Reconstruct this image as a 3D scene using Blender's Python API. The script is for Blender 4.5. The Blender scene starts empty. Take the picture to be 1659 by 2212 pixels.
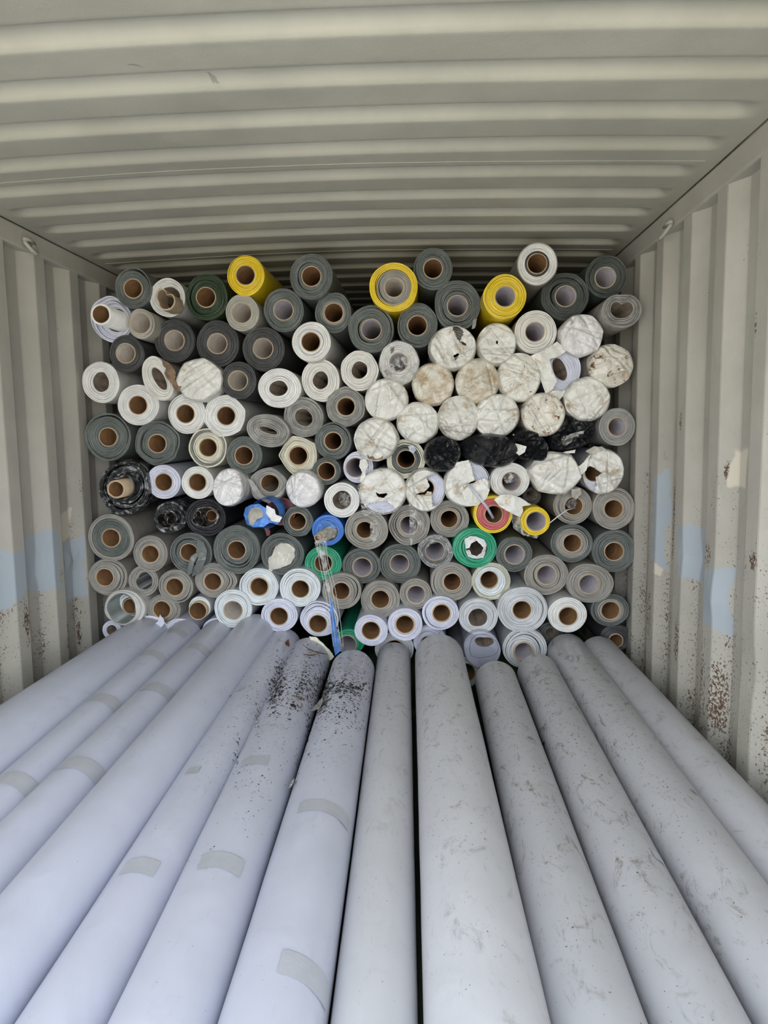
import bpy, math, random
from mathutils import Vector, Matrix, noise, geometry
PI = math.pi
C = bpy.context.scene.collection
rnd = random.Random(7)

# ------------------------------------------------------------------ camera
FPX, CX, CY, CZ = 1570.0, 829.5, 1106.0, 1.61
def _basis():
    roll = math.radians(.5)
    yv = Vector(((912 - CX) / FPX, -(930 - CY) / FPX, 1.0)).normalized()
    up = Vector((-math.sin(roll), math.cos(roll), 0)); up = (up - yv * up.dot(yv)).normalized()
    return up.cross(yv), yv, up           # world X, Y, Z seen in camera axes
BX, BY, BZ = _basis()
def ray(px, py):
    c = Vector(((px - CX) / FPX, -(py - CY) / FPX, 1.0))
    return Vector((c.dot(BX), c.dot(BY), c.dot(BZ)))
def at(px, py, Y):                         # point seen at px,py at distance Y into the container
    r = ray(px, py); t = Y / r.y
    return Vector((r.x * t, Y, r.z * t + CZ)), t / FPX
cam = bpy.data.objects.new('camera', bpy.data.cameras.new('camera')); C.objects.link(cam)
cam.data.sensor_fit = 'HORIZONTAL'; cam.data.sensor_width = 36; cam.data.lens = 36 * FPX / 1659
cam.data.clip_start = .02
m = Matrix(((BX[0], BX[1], -BX[2], 0), (BY[0], BY[1], -BY[2], 0), (BZ[0], BZ[1], -BZ[2], CZ), (0, 0, 0, 1)))
cam.matrix_world = m
bpy.context.scene.camera = cam

# ------------------------------------------------------------------ world and light
DOOR_Y, BACK_Y = -.55, 5.35
w = bpy.data.worlds.new('world'); bpy.context.scene.world = w; w.use_nodes = True
wn = w.node_tree; wn.nodes.clear()
tc = wn.nodes.new('ShaderNodeTexCoord'); sx = wn.nodes.new('ShaderNodeSeparateXYZ')
rp = wn.nodes.new('ShaderNodeValToRGB'); mr = wn.nodes.new('ShaderNodeMapRange')
bgd = wn.nodes.new('ShaderNodeBackground'); wo = wn.nodes.new('ShaderNodeOutputWorld')
mr.inputs[1].default_value = -1; mr.inputs[2].default_value = 1
wn.links.new(tc.outputs['Generated'], sx.inputs[0]); wn.links.new(sx.outputs[2], mr.inputs[0])
wn.links.new(mr.outputs[0], rp.inputs[0]); wn.links.new(rp.outputs[0], bgd.inputs[0]); wn.links.new(bgd.outputs[0], wo.inputs[0])
cr = rp.color_ramp
cr.elements[0].position = 0; cr.elements[0].color = (.50, .475, .40, 1)
cr.elements[1].position = 1; cr.elements[1].color = (.50, .62, .88, 1)
for p_, c_ in ((.46, (.72, .68, .58, 1)), (.52, (.95, .97, 1.0, 1)), (.70, (.80, .88, 1.0, 1))):
    e = cr.elements.new(p_); e.color = c_
bgd.inputs[1].default_value = 5.2
pl = bpy.data.lights.new('door_daylight', 'AREA'); pl.shape = 'RECTANGLE'; pl.size = 2.34; pl.size_y = 2.39
pl.cycles.is_portal = True
po = bpy.data.objects.new('door_daylight', pl); C.objects.link(po)
po.location = (-.29, DOOR_Y - .02, 1.2); po.rotation_euler = (PI / 2, 0, 0)
vs = bpy.context.scene.view_settings
vs.view_transform = 'Standard'; vs.look = 'None'; vs.gamma = 1; vs.use_curve_mapping = False
vs.exposure = 0.74

# ------------------------------------------------------------------ materials
class NT:
    def __init__(s, name):
        s.m = bpy.data.materials.new(name); s.m.use_nodes = True; s.t = s.m.node_tree; s.t.nodes.clear()
        s.out = s.n('ShaderNodeOutputMaterial'); s.b = s.n('ShaderNodeBsdfPrincipled')
        s.t.links.new(s.b.outputs[0], s.out.inputs[0])
    def n(s, k, **kw):
        x = s.t.nodes.new(k)
        for a, b in kw.items(): setattr(x, a, b)
        return x
    def set(s, x, i, v):
        if v is None: return
        if hasattr(v, 'is_output') or hasattr(v, 'links'): s.t.links.new(v, x.inputs[i])
        else: x.inputs[i].default_value = v
    def math(s, op, a, b=None, c=None, clamp=False):
        x = s.n('ShaderNodeMath', operation=op); x.use_clamp = clamp
        s.set(x, 0, a); s.set(x, 1, b); s.set(x, 2, c); return x.outputs[0]
    def coords(s, world=False, rand=True, scale=(1, 1, 1)):
        if world: v = s.n('ShaderNodeNewGeometry').outputs['Position']
        else:
            v = s.n('ShaderNodeTexCoord').outputs['Object']
            if rand:
                oi = s.n('ShaderNodeObjectInfo').outputs['Random']
                cmb = s.n('ShaderNodeCombineXYZ')
                for i, k in enumerate((17.3, 31.1, 53.9)): s.set(cmb, i, s.math('MULTIPLY', oi, k))
                ad = s.n('ShaderNodeVectorMath', operation='ADD'); s.set(ad, 0, v); s.set(ad, 1, cmb.outputs[0]); v = ad.outputs[0]
        if scale != (1, 1, 1):
            mp = s.n('ShaderNodeMapping'); s.set(mp, 0, v); mp.inputs['Scale'].default_value = scale; v = mp.outputs[0]
        return v
    def noise(s, v, sc, det=3, rough=.5, dist=0):
        x = s.n('ShaderNodeTexNoise'); s.set(x, 'Vector', v); x.inputs['Scale'].default_value = sc
        x.inputs['Detail'].default_value = det; x.inputs['Roughness'].default_value = rough
        x.inputs['Distortion'].default_value = dist; return x.outputs[0]
    def ramp(s, f, a, b):                  # smooth 0..1 between a and b
        x = s.n('ShaderNodeMapRange', interpolation_type='SMOOTHSTEP'); s.set(x, 0, f)
        x.inputs[1].default_value = a; x.inputs[2].default_value = b; return x.outputs[0]
    def mix(s, f, a, b):
        x = s.n('ShaderNodeMix', data_type='RGBA'); s.set(x, 0, f)
        for i, v in ((6, a), (7, b)):
            if isinstance(v, tuple): v = (*v[:3], 1)
            s.set(x, i, v)
        return x.outputs[2]
    def bump(s, h, st, dist, prev=None):
        x = s.n('ShaderNodeBump'); x.inputs['Strength'].default_value = st; x.inputs['Distance'].default_value = dist
        s.set(x, 'Height', h)
        if prev is not None: s.set(x, 'Normal', prev)
        return x.outputs[0]
    def done(s, col, rough=.5, nrm=None, spec=.5, metal=0):
        if isinstance(col, tuple): col = (*col[:3], 1)
        s.set(s.b, 'Base Color', col); s.set(s.b, 'Roughness', rough); s.set(s.b, 'Specular IOR Level', spec)
        s.set(s.b, 'Metallic', metal)
        if nrm is not None: s.set(s.b, 'Normal', nrm)
        return s.m
def lin(r, g, b):                          # sRGB 0..255 to linear
    f = lambda c: ((c / 255 + .055) / 1.055) ** 2.4 if c > 10 else c / 255 / 12.92
    return (f(r), f(g), f(b))
def mul(c, k): return tuple(min(1, x * k) for x in c)

def sheet_mat(name, col, rough=.42, var=.12, dirt=0.0, dirtcol=(.18, .13, .08), bump=.25, spec=.5, lay=0.):
    t = NT(name); v = t.coords()
    a = t.noise(v, 22, 4, .6)
    c = t.mix(t.ramp(a, .3, .75), mul(col, 1 - var), mul(col, 1 + var * .6))
    if dirt:
        d = t.noise(v, 14, 6, .7, .4)
        c = t.mix(t.math('MULTIPLY', t.ramp(d, .70 - dirt * .22, .84 - dirt * .16), .7), c, dirtcol)
    n = t.bump(t.noise(v, 90, 3, .6), bump, .0016)
    n = t.bump(t.noise(v, 9, 2), bump, .006, n)
    if lay:
        # edges of the individual wound layers: u runs outwards across the roll's end
        uv = t.n('ShaderNodeUVMap'); uv.uv_map = 'ring'; su = t.n('ShaderNodeSeparateXYZ'); t.set(su, 0, uv.outputs[0])
        so = t.n('ShaderNodeSeparateXYZ'); t.set(so, 0, v)
        cb = t.n('ShaderNodeCombineXYZ'); t.set(cb, 0, t.math('MULTIPLY', su.outputs[0], 250.)); t.set(cb, 1, t.math('MULTIPLY', so.outputs[0], 9.)); t.set(cb, 2, t.math('MULTIPLY', so.outputs[2], 9.))
        L = t.noise(cb.outputs[0], 1.0, 3, .65)
        on = t.ramp(su.outputs[0], 0., .0005)
        c = t.mix(t.math('MULTIPLY', t.ramp(L, .50, .36), t.math('MULTIPLY', on, lay * .75)), c, mul(col, .45))
        c = t.mix(t.math('MULTIPLY', t.ramp(L, .56, .70), t.math('MULTIPLY', on, lay * .6)), c, mul(col, 1.5))
        n = t.bump(L, .9 * min(1, lay), .004, n)
    return t.done(c, rough, n, spec)
M = {}
M['grey'] = sheet_mat('green_grey_vinyl', (.160, .180, .168), .34, lay=1.1)
M['dgrey'] = sheet_mat('dark_grey_vinyl', (.058, .060, .060), .42, lay=0.7)
M['beige'] = sheet_mat('warm_grey_vinyl', (.360, .342, .305), .46, dirt=.2, lay=0.8)
M['lbeige'] = sheet_mat('pale_beige_sheet', (.50, .485, .42), .55, dirt=.5, lay=0.7)
M['fuzzy'] = sheet_mat('felt_backed_sheet', (.38, .375, .35), .85, var=.3, dirt=.6, bump=.8, lay=1.0)
M['white'] = sheet_mat('white_vinyl', (.80, .80, .77), .42, dirt=.05, lay=0.35)
M['dwhite'] = sheet_mat('soiled_white_vinyl', (.78, .765, .71), .48, dirt=.55, lay=0.4)
M['cwhite'] = sheet_mat('cool_white_vinyl', (.74, .79, .80), .34, lay=0.45)
M['lilac'] = sheet_mat('lilac_white_vinyl', (.70, .72, .84), .36, lay=0.45)
M['yellow'] = sheet_mat('yellow_vinyl', (.86, .62, .012), .36, dirt=.05, lay=0.5)
M['green'] = sheet_mat('emerald_vinyl', (.018, .36, .19), .34, lay=0.6)
M['dgreen'] = sheet_mat('olive_green_vinyl', (.035, .062, .028), .38, lay=1.0)
M['red'] = sheet_mat('coral_red_sheet', (.62, .13, .14), .42, lay=0.5)
M['dred'] = sheet_mat('dark_red_vinyl', (.14, .012, .025), .35)
M['blue'] = sheet_mat('bright_blue_vinyl', (.02, .17, .62), .34, lay=0.3)
M['cream'] = sheet_mat('cream_sheet', (.72, .70, .56), .5, dirt=.25, lay=0.5)
M['dgrey2'] = sheet_mat('dark_green_grey_vinyl', (.085, .098, .09), .42, lay=1.0)
M['fuzzy2'] = sheet_mat('dusty_pale_sheet', (.40, .40, .38), .6, var=.2, dirt=.5, lay=0.9)
M['bvinyl'] = sheet_mat('black_vinyl', (.022, .023, .026), .35, lay=0.8)
M['gwhite'] = sheet_mat('greyish_white_vinyl', (.62, .64, .655), .34, lay=0.5)
M['ywhite'] = sheet_mat('yellowed_clear_sheet', (.60, .60, .47), .3, dirt=.1, lay=0.5)
M['ribfilm'] = sheet_mat('ribbed_white_film', (.62, .61, .58), .25, bump=1, lay=0.5)
M['card'] = sheet_mat('cardboard_edge', (.52, .40, .27), .85, var=.2)
M['cardin'] = sheet_mat('brown_cardboard', (.44, .245, .105), .9, var=.25)
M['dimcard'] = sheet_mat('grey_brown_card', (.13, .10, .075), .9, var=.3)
M['cardpale'] = sheet_mat('pale_paper_lining', (.86, .80, .73), .9, var=.12)
M['cardlilac'] = sheet_mat('cool_grey_paper_lining', (.76, .72, .76), .9, var=.15)
M['mud'] = sheet_mat('dried_brown_muck', (.26, .17, .10), .8, var=.6, bump=1)
M['tuft'] = sheet_mat('grey_fibre', (.50, .47, .41), .95, var=.3, bump=1)

def foil_mat():
    t = NT('black_silver_woven_fabric'); v = t.coords()
    a = t.noise(v, 26, 6, .65, 1.2)
    c = t.mix(t.ramp(a, .50, .66), (.012, .013, .014), (.36, .37, .38))
    n = t.bump(t.noise(v, 220, 2), .5, .002); n = t.bump(t.noise(v, 30, 4), .7, .008, n)
    return t.done(c, .32, n)
M['foil'] = foil_mat()
def wrap_mat(name, col, stain, rust, spk=.3, rough=.33):
    t = NT(name); v = t.coords()
    c = t.mix(t.ramp(t.noise(v, 12, 4, .6), .35, .7), mul(col, .90), col)
    if stain: c = t.mix(t.math('MULTIPLY', t.ramp(t.noise(v, 15, 6, .68, .5), .55 - stain * .14, .70), .85), c, (.42, .30, .17))
    if rust: c = t.mix(t.ramp(t.noise(v, 26, 7, .72, 1.0), .68 - rust * .12, .71 - rust * .09), c, (.16, .065, .02))
    if spk: c = t.mix(t.ramp(t.noise(v, 190, 2, .6), .74 - spk * .08, .80 - spk * .08), c, (.05, .04, .03))
    vo = t.n('ShaderNodeTexVoronoi', feature='F1'); t.set(vo, 'Vector', v); vo.inputs['Scale'].default_value = 16; vo.inputs['Randomness'].default_value = 1
    n = t.bump(vo.outputs['Distance'], .55, .020)
    n = t.bump(t.noise(v, 34, 4, .6, 1.4), .6, .007, n)
    return t.done(c, rough, n)
M['wrap'] = wrap_mat('white_plastic_wrap', (.80, .795, .74), .06, 0)
M['wrapw'] = wrap_mat('bright_white_wrap', (.84, .83, .83), .0, 0, .1)
M['wrapd'] = wrap_mat('stained_plastic_wrap', (.76, .73, .63), .9, .35, .7)
M['wrapr'] = wrap_mat('rust_stained_plastic_wrap', (.78, .755, .67), .7, .95, .6)
M['wrapk'] = wrap_mat('speckled_plastic_wrap', (.80, .79, .71), .3, .5, 1.2)
M['cloth'] = sheet_mat('ivory_satin_cloth', (.72, .70, .62), .3, var=.06)
def black_mat():
    t = NT('black_bin_liner_film'); v = t.coords()
    n = t.bump(t.noise(v, 34, 5, .6, 1.2), .8, .010); n = t.bump(t.noise(v, 110, 3), .5, .003, n)
    return t.done((.012, .013, .015), .26, n, .6)
M['black'] = black_mat()
def film_mat(name, tint, dens, rough=.12, nsc=24, amt=.45):
    t = NT(name); v = t.coords()
    h = t.noise(v, nsc, 5, .6, 1.6); n = t.bump(h, .9, .008)
    t.done(tint, rough, n, .8)
    tr = t.n('ShaderNodeBsdfTransparent'); mx = t.n('ShaderNodeMixShader')
    f = t.math('MULTIPLY_ADD', t.ramp(h, .45, .68), amt, dens)
    t.set(mx, 0, f); t.t.links.new(tr.outputs[0], mx.inputs[1]); t.t.links.new(t.b.outputs[0], mx.inputs[2])
    t.t.links.new(mx.outputs[0], t.out.inputs[0]); return t.m
M['film'] = film_mat('clear_plastic_film', (.75, .75, .73), .05)
M['filmv'] = film_mat('clear_lilac_vinyl', (.66, .69, .84), .46, .2, 6, .08)
M['film2'] = film_mat('crinkled_clear_plastic', (.42, .43, .42), .45)
M['weave'] = sheet_mat('blue_woven_sack', (.08, .26, .72), .45, var=.5, bump=.8)
M['chip'] = sheet_mat('dark_bark_flakes', (.022, .018, .014), .8, var=.5)
M['leafbrown'] = sheet_mat('dry_brown_leaf', (.16, .075, .035), .7, var=.5)
M['leafpale'] = film_mat('skeleton_leaf', (.52, .50, .46), .55, .4)
M['steel'] = sheet_mat('painted_steel_ring', (.38, .365, .32), .5, dirt=.6)

def white_roll_mat(name, specks, smudge, y0, y1, col=(.66, .69, .80)):
    # weathered white tarpaulin: smudges and fine grit lie mostly between y0 and y1
    t = NT(name); P = t.coords(world=True); v = t.coords()
    sp = t.n('ShaderNodeSeparateXYZ'); t.set(sp, 0, P)
    band = t.math('MULTIPLY_ADD', t.ramp(sp.outputs[1], y0, y1), .85, .15)
    c = t.mix(t.ramp(t.noise(v, 5, 4, .6), .3, .7), mul(col, .95), col)
    sm = t.noise(t.coords(scale=(1.6, .8, 1.6)), 15, 9, .78, .8)
    sm = t.math('MULTIPLY', t.ramp(sm, .53, .74), t.math('MULTIPLY', band, smudge))
    c = t.mix(sm, c, (.20, .175, .145))
    sc = t.noise(t.coords(scale=(1, .25, 1)), 120, 3, .6, .8)
    c = t.mix(t.math('MULTIPLY', t.ramp(sc, .64, .72), t.math('MULTIPLY', band, .45 * min(1, smudge + .2))), c, (.16, .14, .12))
    if specks:
        k = t.noise(v, 150, 3, .6)
        th = t.math('SUBTRACT', k, t.math('MULTIPLY', band, .10 * specks))
        k2 = t.math('ADD', k, t.math('MULTIPLY', band, .10 * specks))
        c = t.mix(t.ramp(k2, .74, .77), c, (.03, .025, .02))
    n = t.bump(t.noise(v, 300, 2), .10, .0006); n = t.bump(t.noise(t.coords(scale=(1, .6, 1)), 8, 3, .5, .6), .35, .010, n)
    return t.done(c, .36, n)
M['tape'] = sheet_mat('grey_adhesive_tape', (.50, .515, .56), .28, var=.05)

def wall_mat(name, patches, cream=(), seed=0., rust=1.0, pitch0=0., hot=(), X=None):
    t = NT(name); P = t.coords(world=True)
    if seed:
        ad = t.n('ShaderNodeVectorMath', operation='ADD'); t.set(ad, 0, P); ad.inputs[1].default_value = (seed, seed * 2, seed * 3); V = ad.outputs[0]
    else: V = P
    sp = t.n('ShaderNodeSeparateXYZ'); t.set(sp, 0, P); y, z = sp.outputs[1], sp.outputs[2]
    base = (.480, .462, .405)
    c = t.mix(t.ramp(t.noise(V, 3.2, 5, .62), .3, .7), mul(base, .88), mul(base, 1.05))
    ln = t.n('ShaderNodeMapping'); t.set(ln, 0, V); ln.inputs['Scale'].default_value = (1, 1, .12)
    c = t.mix(t.math('MULTIPLY', t.ramp(t.noise(ln.outputs[0], 30, 5, .7), .5, .75), .35), c, (.42, .385, .37))
    wob = t.noise(V, 9, 3)
    yy = t.math('ADD', y, t.math('MULTIPLY_ADD', wob, .10, -.05)); zz = t.math('ADD', z, t.math('MULTIPLY_ADD', t.noise(V, 6, 2), .16, -.08))
    def box(y0, y1, z0, z1):
        e = .006
        a = t.math('MULTIPLY', t.ramp(yy, y0 - e, y0 + e), t.ramp(yy, y1 + e, y1 - e))
        b = t.math('MULTIPLY', t.ramp(zz, z0 - e, z0 + e), t.ramp(zz, z1 + e, z1 - e))
        return t.math('MULTIPLY', a, b)
    # rust pitting, heavier low down and along the pressed edges
    low = t.math('MULTIPLY_ADD', t.ramp(z, 1.75, .9), .10, 0.)
    ph = t.math('FRACT', t.math('DIVIDE', t.math('SUBTRACT', y, pitch0), .278))
    edge = t.math('MULTIPLY', t.ramp(t.math('ABSOLUTE', t.math('SUBTRACT', ph, .5)), .16, .02), .05)
    blot = t.math('MULTIPLY', t.ramp(t.noise(V, 4.5, 3, .6), .48, .70), .075)
    k = t.math('ADD', t.math('ADD', t.noise(V, 120, 6, .7), low), t.math('ADD', edge, blot))
    for (px, py, hw, hh, st) in hot:        # rust blotches and long scratches
        d = ray(px, py); q = X / d.x; y0, z0 = d.y * q, d.z * q + CZ
        a = t.math('DIVIDE', t.math('SUBTRACT', y, y0), hw); b = t.math('DIVIDE', t.math('SUBTRACT', z, z0), hh)
        e = t.math('ADD', t.math('MULTIPLY', a, a), t.math('MULTIPLY', b, b))
        k = t.math('ADD', k, t.math('MULTIPLY', t.ramp(e, 1., 0.), st))
    th = .755 - .022 * rust
    if rust: c = t.mix(t.ramp(k, th, th + .02), c, (.115, .070, .045))
    for bx in cream: c = t.mix(box(*bx), c, (.68, .63, .52))
    for bx in patches: c = t.mix(box(*bx), c, (.42, .475, .52))
    n = t.bump(t.noise(V, 260, 3), .18, .0010); n = t.bump(t.noise(V, 14, 4), .25, .005, n)
    return t.done(c, .52, n, .4)

# ------------------------------------------------------------------ object helpers
def link_mesh(name, vs_, fs, mat, parent=None, smooth=False, loc=None):
    me = bpy.data.meshes.new(name); me.from_pydata([tuple(v) for v in vs_], [], fs); me.update()
    if smooth:
        me.polygons.foreach_set('use_smooth', [True] * len(me.polygons))
    me.materials.append(mat)
    o = bpy.data.objects.new(name, me); C.objects.link(o)
    if parent: o.parent = parent
    if loc is not None: o.location = loc
    return o
def empty(name, loc, label, cat, group=None):
    o = bpy.data.objects.new(name, None); C.objects.link(o); o.location = loc; o.empty_display_size = .05
    tag(o, label, cat, group); return o
def tag(o, label, cat, group=None, kind=None):
    if label: o['label'] = label
    if cat: o['category'] = cat
    if group: o['group'] = group
    if kind: o['kind'] = kind
    return o
def box_geo(x0, x1, y0, y1, z0, z1):
    v = [(x, y, z) for x in (x0, x1) for y in (y0, y1) for z in (z0, z1)]
    return v, [(0, 1, 3, 2), (4, 6, 7, 5), (0, 4, 5, 1), (2, 3, 7, 6), (0, 2, 6, 4), (1, 5, 7, 3)]
def tube_geo(pts, r, n=8, cap=True):
    vs_, fs = [], []
    pts = [Vector(p) for p in pts]
    rr = r if isinstance(r, (list, tuple)) else [r] * len(pts)
    ref = Vector((.13, .2, 1)).normalized()
    for i, p in enumerate(pts):
        d = (pts[min(i + 1, len(pts) - 1)] - pts[max(i - 1, 0)]).normalized()
        a = d.cross(ref).normalized(); b = d.cross(a)
        for k in range(n):
            q = 2 * PI * k / n; vs_.append(p + (a * math.cos(q) + b * math.sin(q)) * rr[i])
    for i in range(len(pts) - 1):
        for k in range(n):
            fs.append((i * n + k, i * n + (k + 1) % n, (i + 1) * n + (k + 1) % n, (i + 1) * n + k))
    if cap: fs.append(tuple(range(n))[::-1]); fs.append(tuple((len(pts) - 1) * n + k for k in range(n)))
    return vs_, fs

# ------------------------------------------------------------------ container shell
XL, XR, ZR, DEEP = -1.455, .872, CZ + .78, .036
def wall_profile(Y):                       # 0 on the inner flat, 1 on the outer flat
    k = ((Y - 2.76) / .278) % 1.0          # inner flat starts at 0
    a, s = .070 / .278, .068 / .278
    if k < a: return 0
    if k < a + s: return (k - a) / s
    if k < 2 * a + s: return 1
    return max(0, 1 - (k - 2 * a - s) / s)
def side_wall(name, X, sgn, mat, dents):
    ys = []
    k0 = int((DOOR_Y - 2.76) / .278) - 1
    for k in range(k0, 12):
        for off in (0, .004, .035, .066, .070, .076, .104, .132, .138, .144, .175, .204, .208, .214, .245, .272):
            y = 2.76 + k * .278 + off
            if DOOR_Y <= y <= BACK_Y: ys.append(y)
    zs = [i * (ZR - .03) / 48 for i in range(49)]
    V, F = [], []
    for y in ys:
        p = wall_profile(y)
        p = p * p * (3 - 2 * p) * .35 + p * .65
        for z in zs:
            d = p * DEEP + .0025 * noise.noise(Vector((X * 3, y * 2.5, z * 1.6)))
            for (dy, dz, w_, a) in dents: d += a * math.exp(-((y - dy) / w_) ** 2 - ((z - dz) / (w_ * .7)) ** 2)
            V.append((X + sgn * d, y, z))
    n = len(zs)
    for i in range(len(ys) - 1):
        for j in range(n - 1):
            f = (i * n + j, (i + 1) * n + j, (i + 1) * n + j + 1, i * n + j + 1)
            F.append(f if sgn < 0 else f[::-1])
    return tag(link_mesh(name, V, F, mat, smooth=False), None, None, kind='structure')
wl = wall_mat('left_wall_paint', ((2.42, 2.80, 1.02, 1.22), (2.86, 3.03, .93, 1.18), (3.12, 3.28, .87, 1.07)), ((2.86, 2.98, 1.20, 1.32),), 0, .8, 2.83,
    ((142, 1385, .025, .16, .16), (122, 1080, .02, .08, .12), (37, 1050, .02, .12, .10), (8, 1290, .015, .04, .12), (50, 1350, .02, .12, .12), (178, 1370, .015, .08, .14), (170, 1050, .02, .06, .10)), XL - .015)
wr = wall_mat('right_wall_paint', ((2.70, 2.80, 1.10, 1.43), (2.39, 2.52, 1.09, 1.27), (2.13, 2.28, 1.00, 1.19)), ((2.09, 2.17, 1.45, 1.57), (2.72, 2.77, 1.05, 1.40)), 3.7, 1.8, 2.83,
    ((1480, 910, .02, .05, .2), (1435, 985, .02, .03, .14), (1442, 1120, .012, .22, .14), (1425, 1185, .03, .03, .16), (1535, 1195, .05, .06, .15), (1570, 1015, .015, .04, .2), (1645, 705, .015, .06, .16), (1520, 1450, .07, .20, .12), (1470, 1380, .03, .12, .12), (1410, 1330, .04, .14, .10), (1550, 1500, .05, .15, .10), (1640, 1210, .03, .04, .14), (1604, 1180, .010, .5, .12), (1520, 1100, .012, .25, .10)), XR + .015)
side_wall('wall_left', XL, -1, wl, ((2.66, 1.10, .06, .012), (2.93, 1.08, .05, -.014), (3.2, 1.0, .05, .010)))
side_wall('wall_right', XR, 1, wr, ((2.42, 1.18, .07, .010), (2.2, 1.1, .07, -.008), (1.9, .95, .1, .01)))

def roof_mat():
    t = NT('roof_paint'); P = t.coords(world=True)
    base = (.455, .445, .372)
    c = t.mix(t.ramp(t.noise(P, 2.6, 5, .6), .3, .72), mul(base, .86), mul(base, 1.06))
    st = t.n('ShaderNodeMapping'); t.set(st, 0, P); st.inputs['Scale'].default_value = (.35, 1.2, 1)
    c = t.mix(t.math('MULTIPLY', t.ramp(t.noise(st.outputs[0], 12, 7, .7), .62, .80), .45), c, (.30, .27, .24))
    c = t.mix(t.math('MULTIPLY', t.ramp(t.noise(P, 5.2, 4, .6, 2.), .71, .76), .5), c, (.12, .11, .10))
    c = t.mix(t.math('MULTIPLY', t.ramp(t.noise(P, 7.3, 6, .72, 1.), .73, .755), .6), c, (.62, .60, .52))
    n = t.bump(t.noise(P, 230, 3), .25, .0012); n = t.bump(t.noise(P, 18, 4), .2, .004, n)
    return t.done(c, .48, n, .45)
RM = roof_mat()
def roof_z(x, Y):
    u = (x - (XL + XR) / 2) / ((XR - XL) / 2)
    camber = .026 * (1 - u * u)
    k = ((Y - 1.560) / .2075) % 1.0 * .2075          # groove phase, metres
    def ss(t): t = max(0, min(1, t)); return t * t * (3 - 2 * t)
    # low flat .085, steep rise .03, crest .035, long fall .055
    g = ss((k - .085) / .060) * (1 - ss((k - .152) / .036))
    if k < .012: g = 0
    e = min(x - XL, XR - x)
    e = ss((e - .045) / .075)
    return ZR - .022 + camber + .031 * g * e + .002 * noise.noise(Vector((x * 1.5, Y * 4, 5)))
def ceiling():
    xs = [XL - .01 + i * .0125 for i in range(14)] + [XL + .16 + i * (XR - XL - .32) / 24 for i in range(1, 24)] + [XR + .01 - .0125 * i for i in range(13, -1, -1)]
    n = int((BACK_Y - DOOR_Y) / .0083); V, F = [], []
    for i in range(n + 1):
        Y = DOOR_Y + (BACK_Y - DOOR_Y) * i / n
        for x in xs: V.append((x, Y, roof_z(x, Y)))
    k = len(xs)
    for i in range(n):
        for j in range(k - 1): F.append((i * k + j, (i + 1) * k + j, (i + 1) * k + j + 1, i * k + j + 1))
    tag(link_mesh('ceiling', V, F, RM, smooth=True), None, None, kind='structure')
ceiling()
RAILM = wall_mat('rail_paint', (), (), 8.1, .3)
for nm, x0, x1 in (('trim_1', XL - .05, XL + .006), ('trim_2', XR - .006, XR + .05)):
    v, f = box_geo(x0, x1, DOOR_Y, BACK_Y, ZR - .098, ZR - .022)
    o = tag(link_mesh(nm, v, f, RAILM), None, None, kind='structure')
    bv = o.modifiers.new('b', 'BEVEL'); bv.width = .006; bv.segments = 2
# thin dark sealant line where rail meets roof
SEAL = sheet_mat('dark_sealant_line', (.05, .04, .03), .8)
for nm, x in (('trim_3', XL + .007), ('trim_4', XR - .007)):
    v, f = tube_geo([(x, DOOR_Y + i * .2, ZR - .0225 + .001 * math.sin(i * 2.1)) for i in range(30)], .0018, 6)
    tag(link_mesh(nm, v, f, SEAL), None, None, kind='structure')
# weld seam across two roof sheets
for nm, Y in (('trim_5', 2.235), ('trim_6', 3.27)):
    pts = []
    for i in range(60):
        x = XL + .05 + (XR - XL - .1) * i / 59
        pts.append((x, Y + .006 * math.sin(x * 3), roof_z(x, Y) - .0006))
    v, f = tube_geo(pts, .0008, 6); tag(link_mesh(nm, v, f, RM), None, None, kind='structure')
# end wall, floor
V, F = [], []
xs = [XL - .04 + i * .0175 for i in range(138)]
for x in xs:
    p = wall_profile(x); V += [(x, BACK_Y - .04 + p * .036, 0), (x, BACK_Y - .04 + p * .036, ZR + .03)]
for i in range(len(xs) - 1): F.append((2 * i, 2 * i + 1, 2 * i + 3, 2 * i + 2))
tag(link_mesh('wall_back', V, F, RAILM), None, None, kind='structure')
fm = NT('plywood_floor'); pv = fm.coords(world=True, scale=(3, .5, 1))
fm = fm.done(fm.mix(fm.ramp(fm.noise(pv, 20, 5, .6), .3, .7), (.10, .065, .04), (.19, .13, .08)), .7)
v, f = box_geo(XL - .05, XR + .05, DOOR_Y, BACK_Y, -.04, -.002)
tag(link_mesh('floor', v, f, fm), None, None, kind='structure')

# lashing rings welded beneath the rails
def lashing(px, py, X, sgn, label):
    r = ray(px, py); t = X / r.x; c = Vector((X, r.y * t, r.z * t + CZ))
    root = empty('lashing_ring', c, label, 'ring', 'lashing rings under the roof rails')
    pts = []
    for i in range(15):
        a = PI * (1.02 + .96 * i / 14) * 1.0
        pts.append((-sgn * .030 * math.sin(PI * i / 14) * .9, .030 * math.cos(a), .038 * math.sin(a) * 1.1 + .028))
    v, f = tube_geo(pts, .0075, 10); link_mesh('ring_bar', v, f, M['steel'], root, True)
    v, f = tube_geo([(-sgn * .002, -.036, .03), (-sgn * .006, 0, .036), (-sgn * .002, .036, .028)], .008, 8)
    link_mesh('weld_bead', v, f, M['steel'], root, True)
lashing(62, 540, XL + .014, -1, 'grey steel lashing ring welded under the left roof rail')
lashing(1444, 505, XR - .014, 1, 'grey steel lashing ring welded under the right roof rail')

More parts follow.
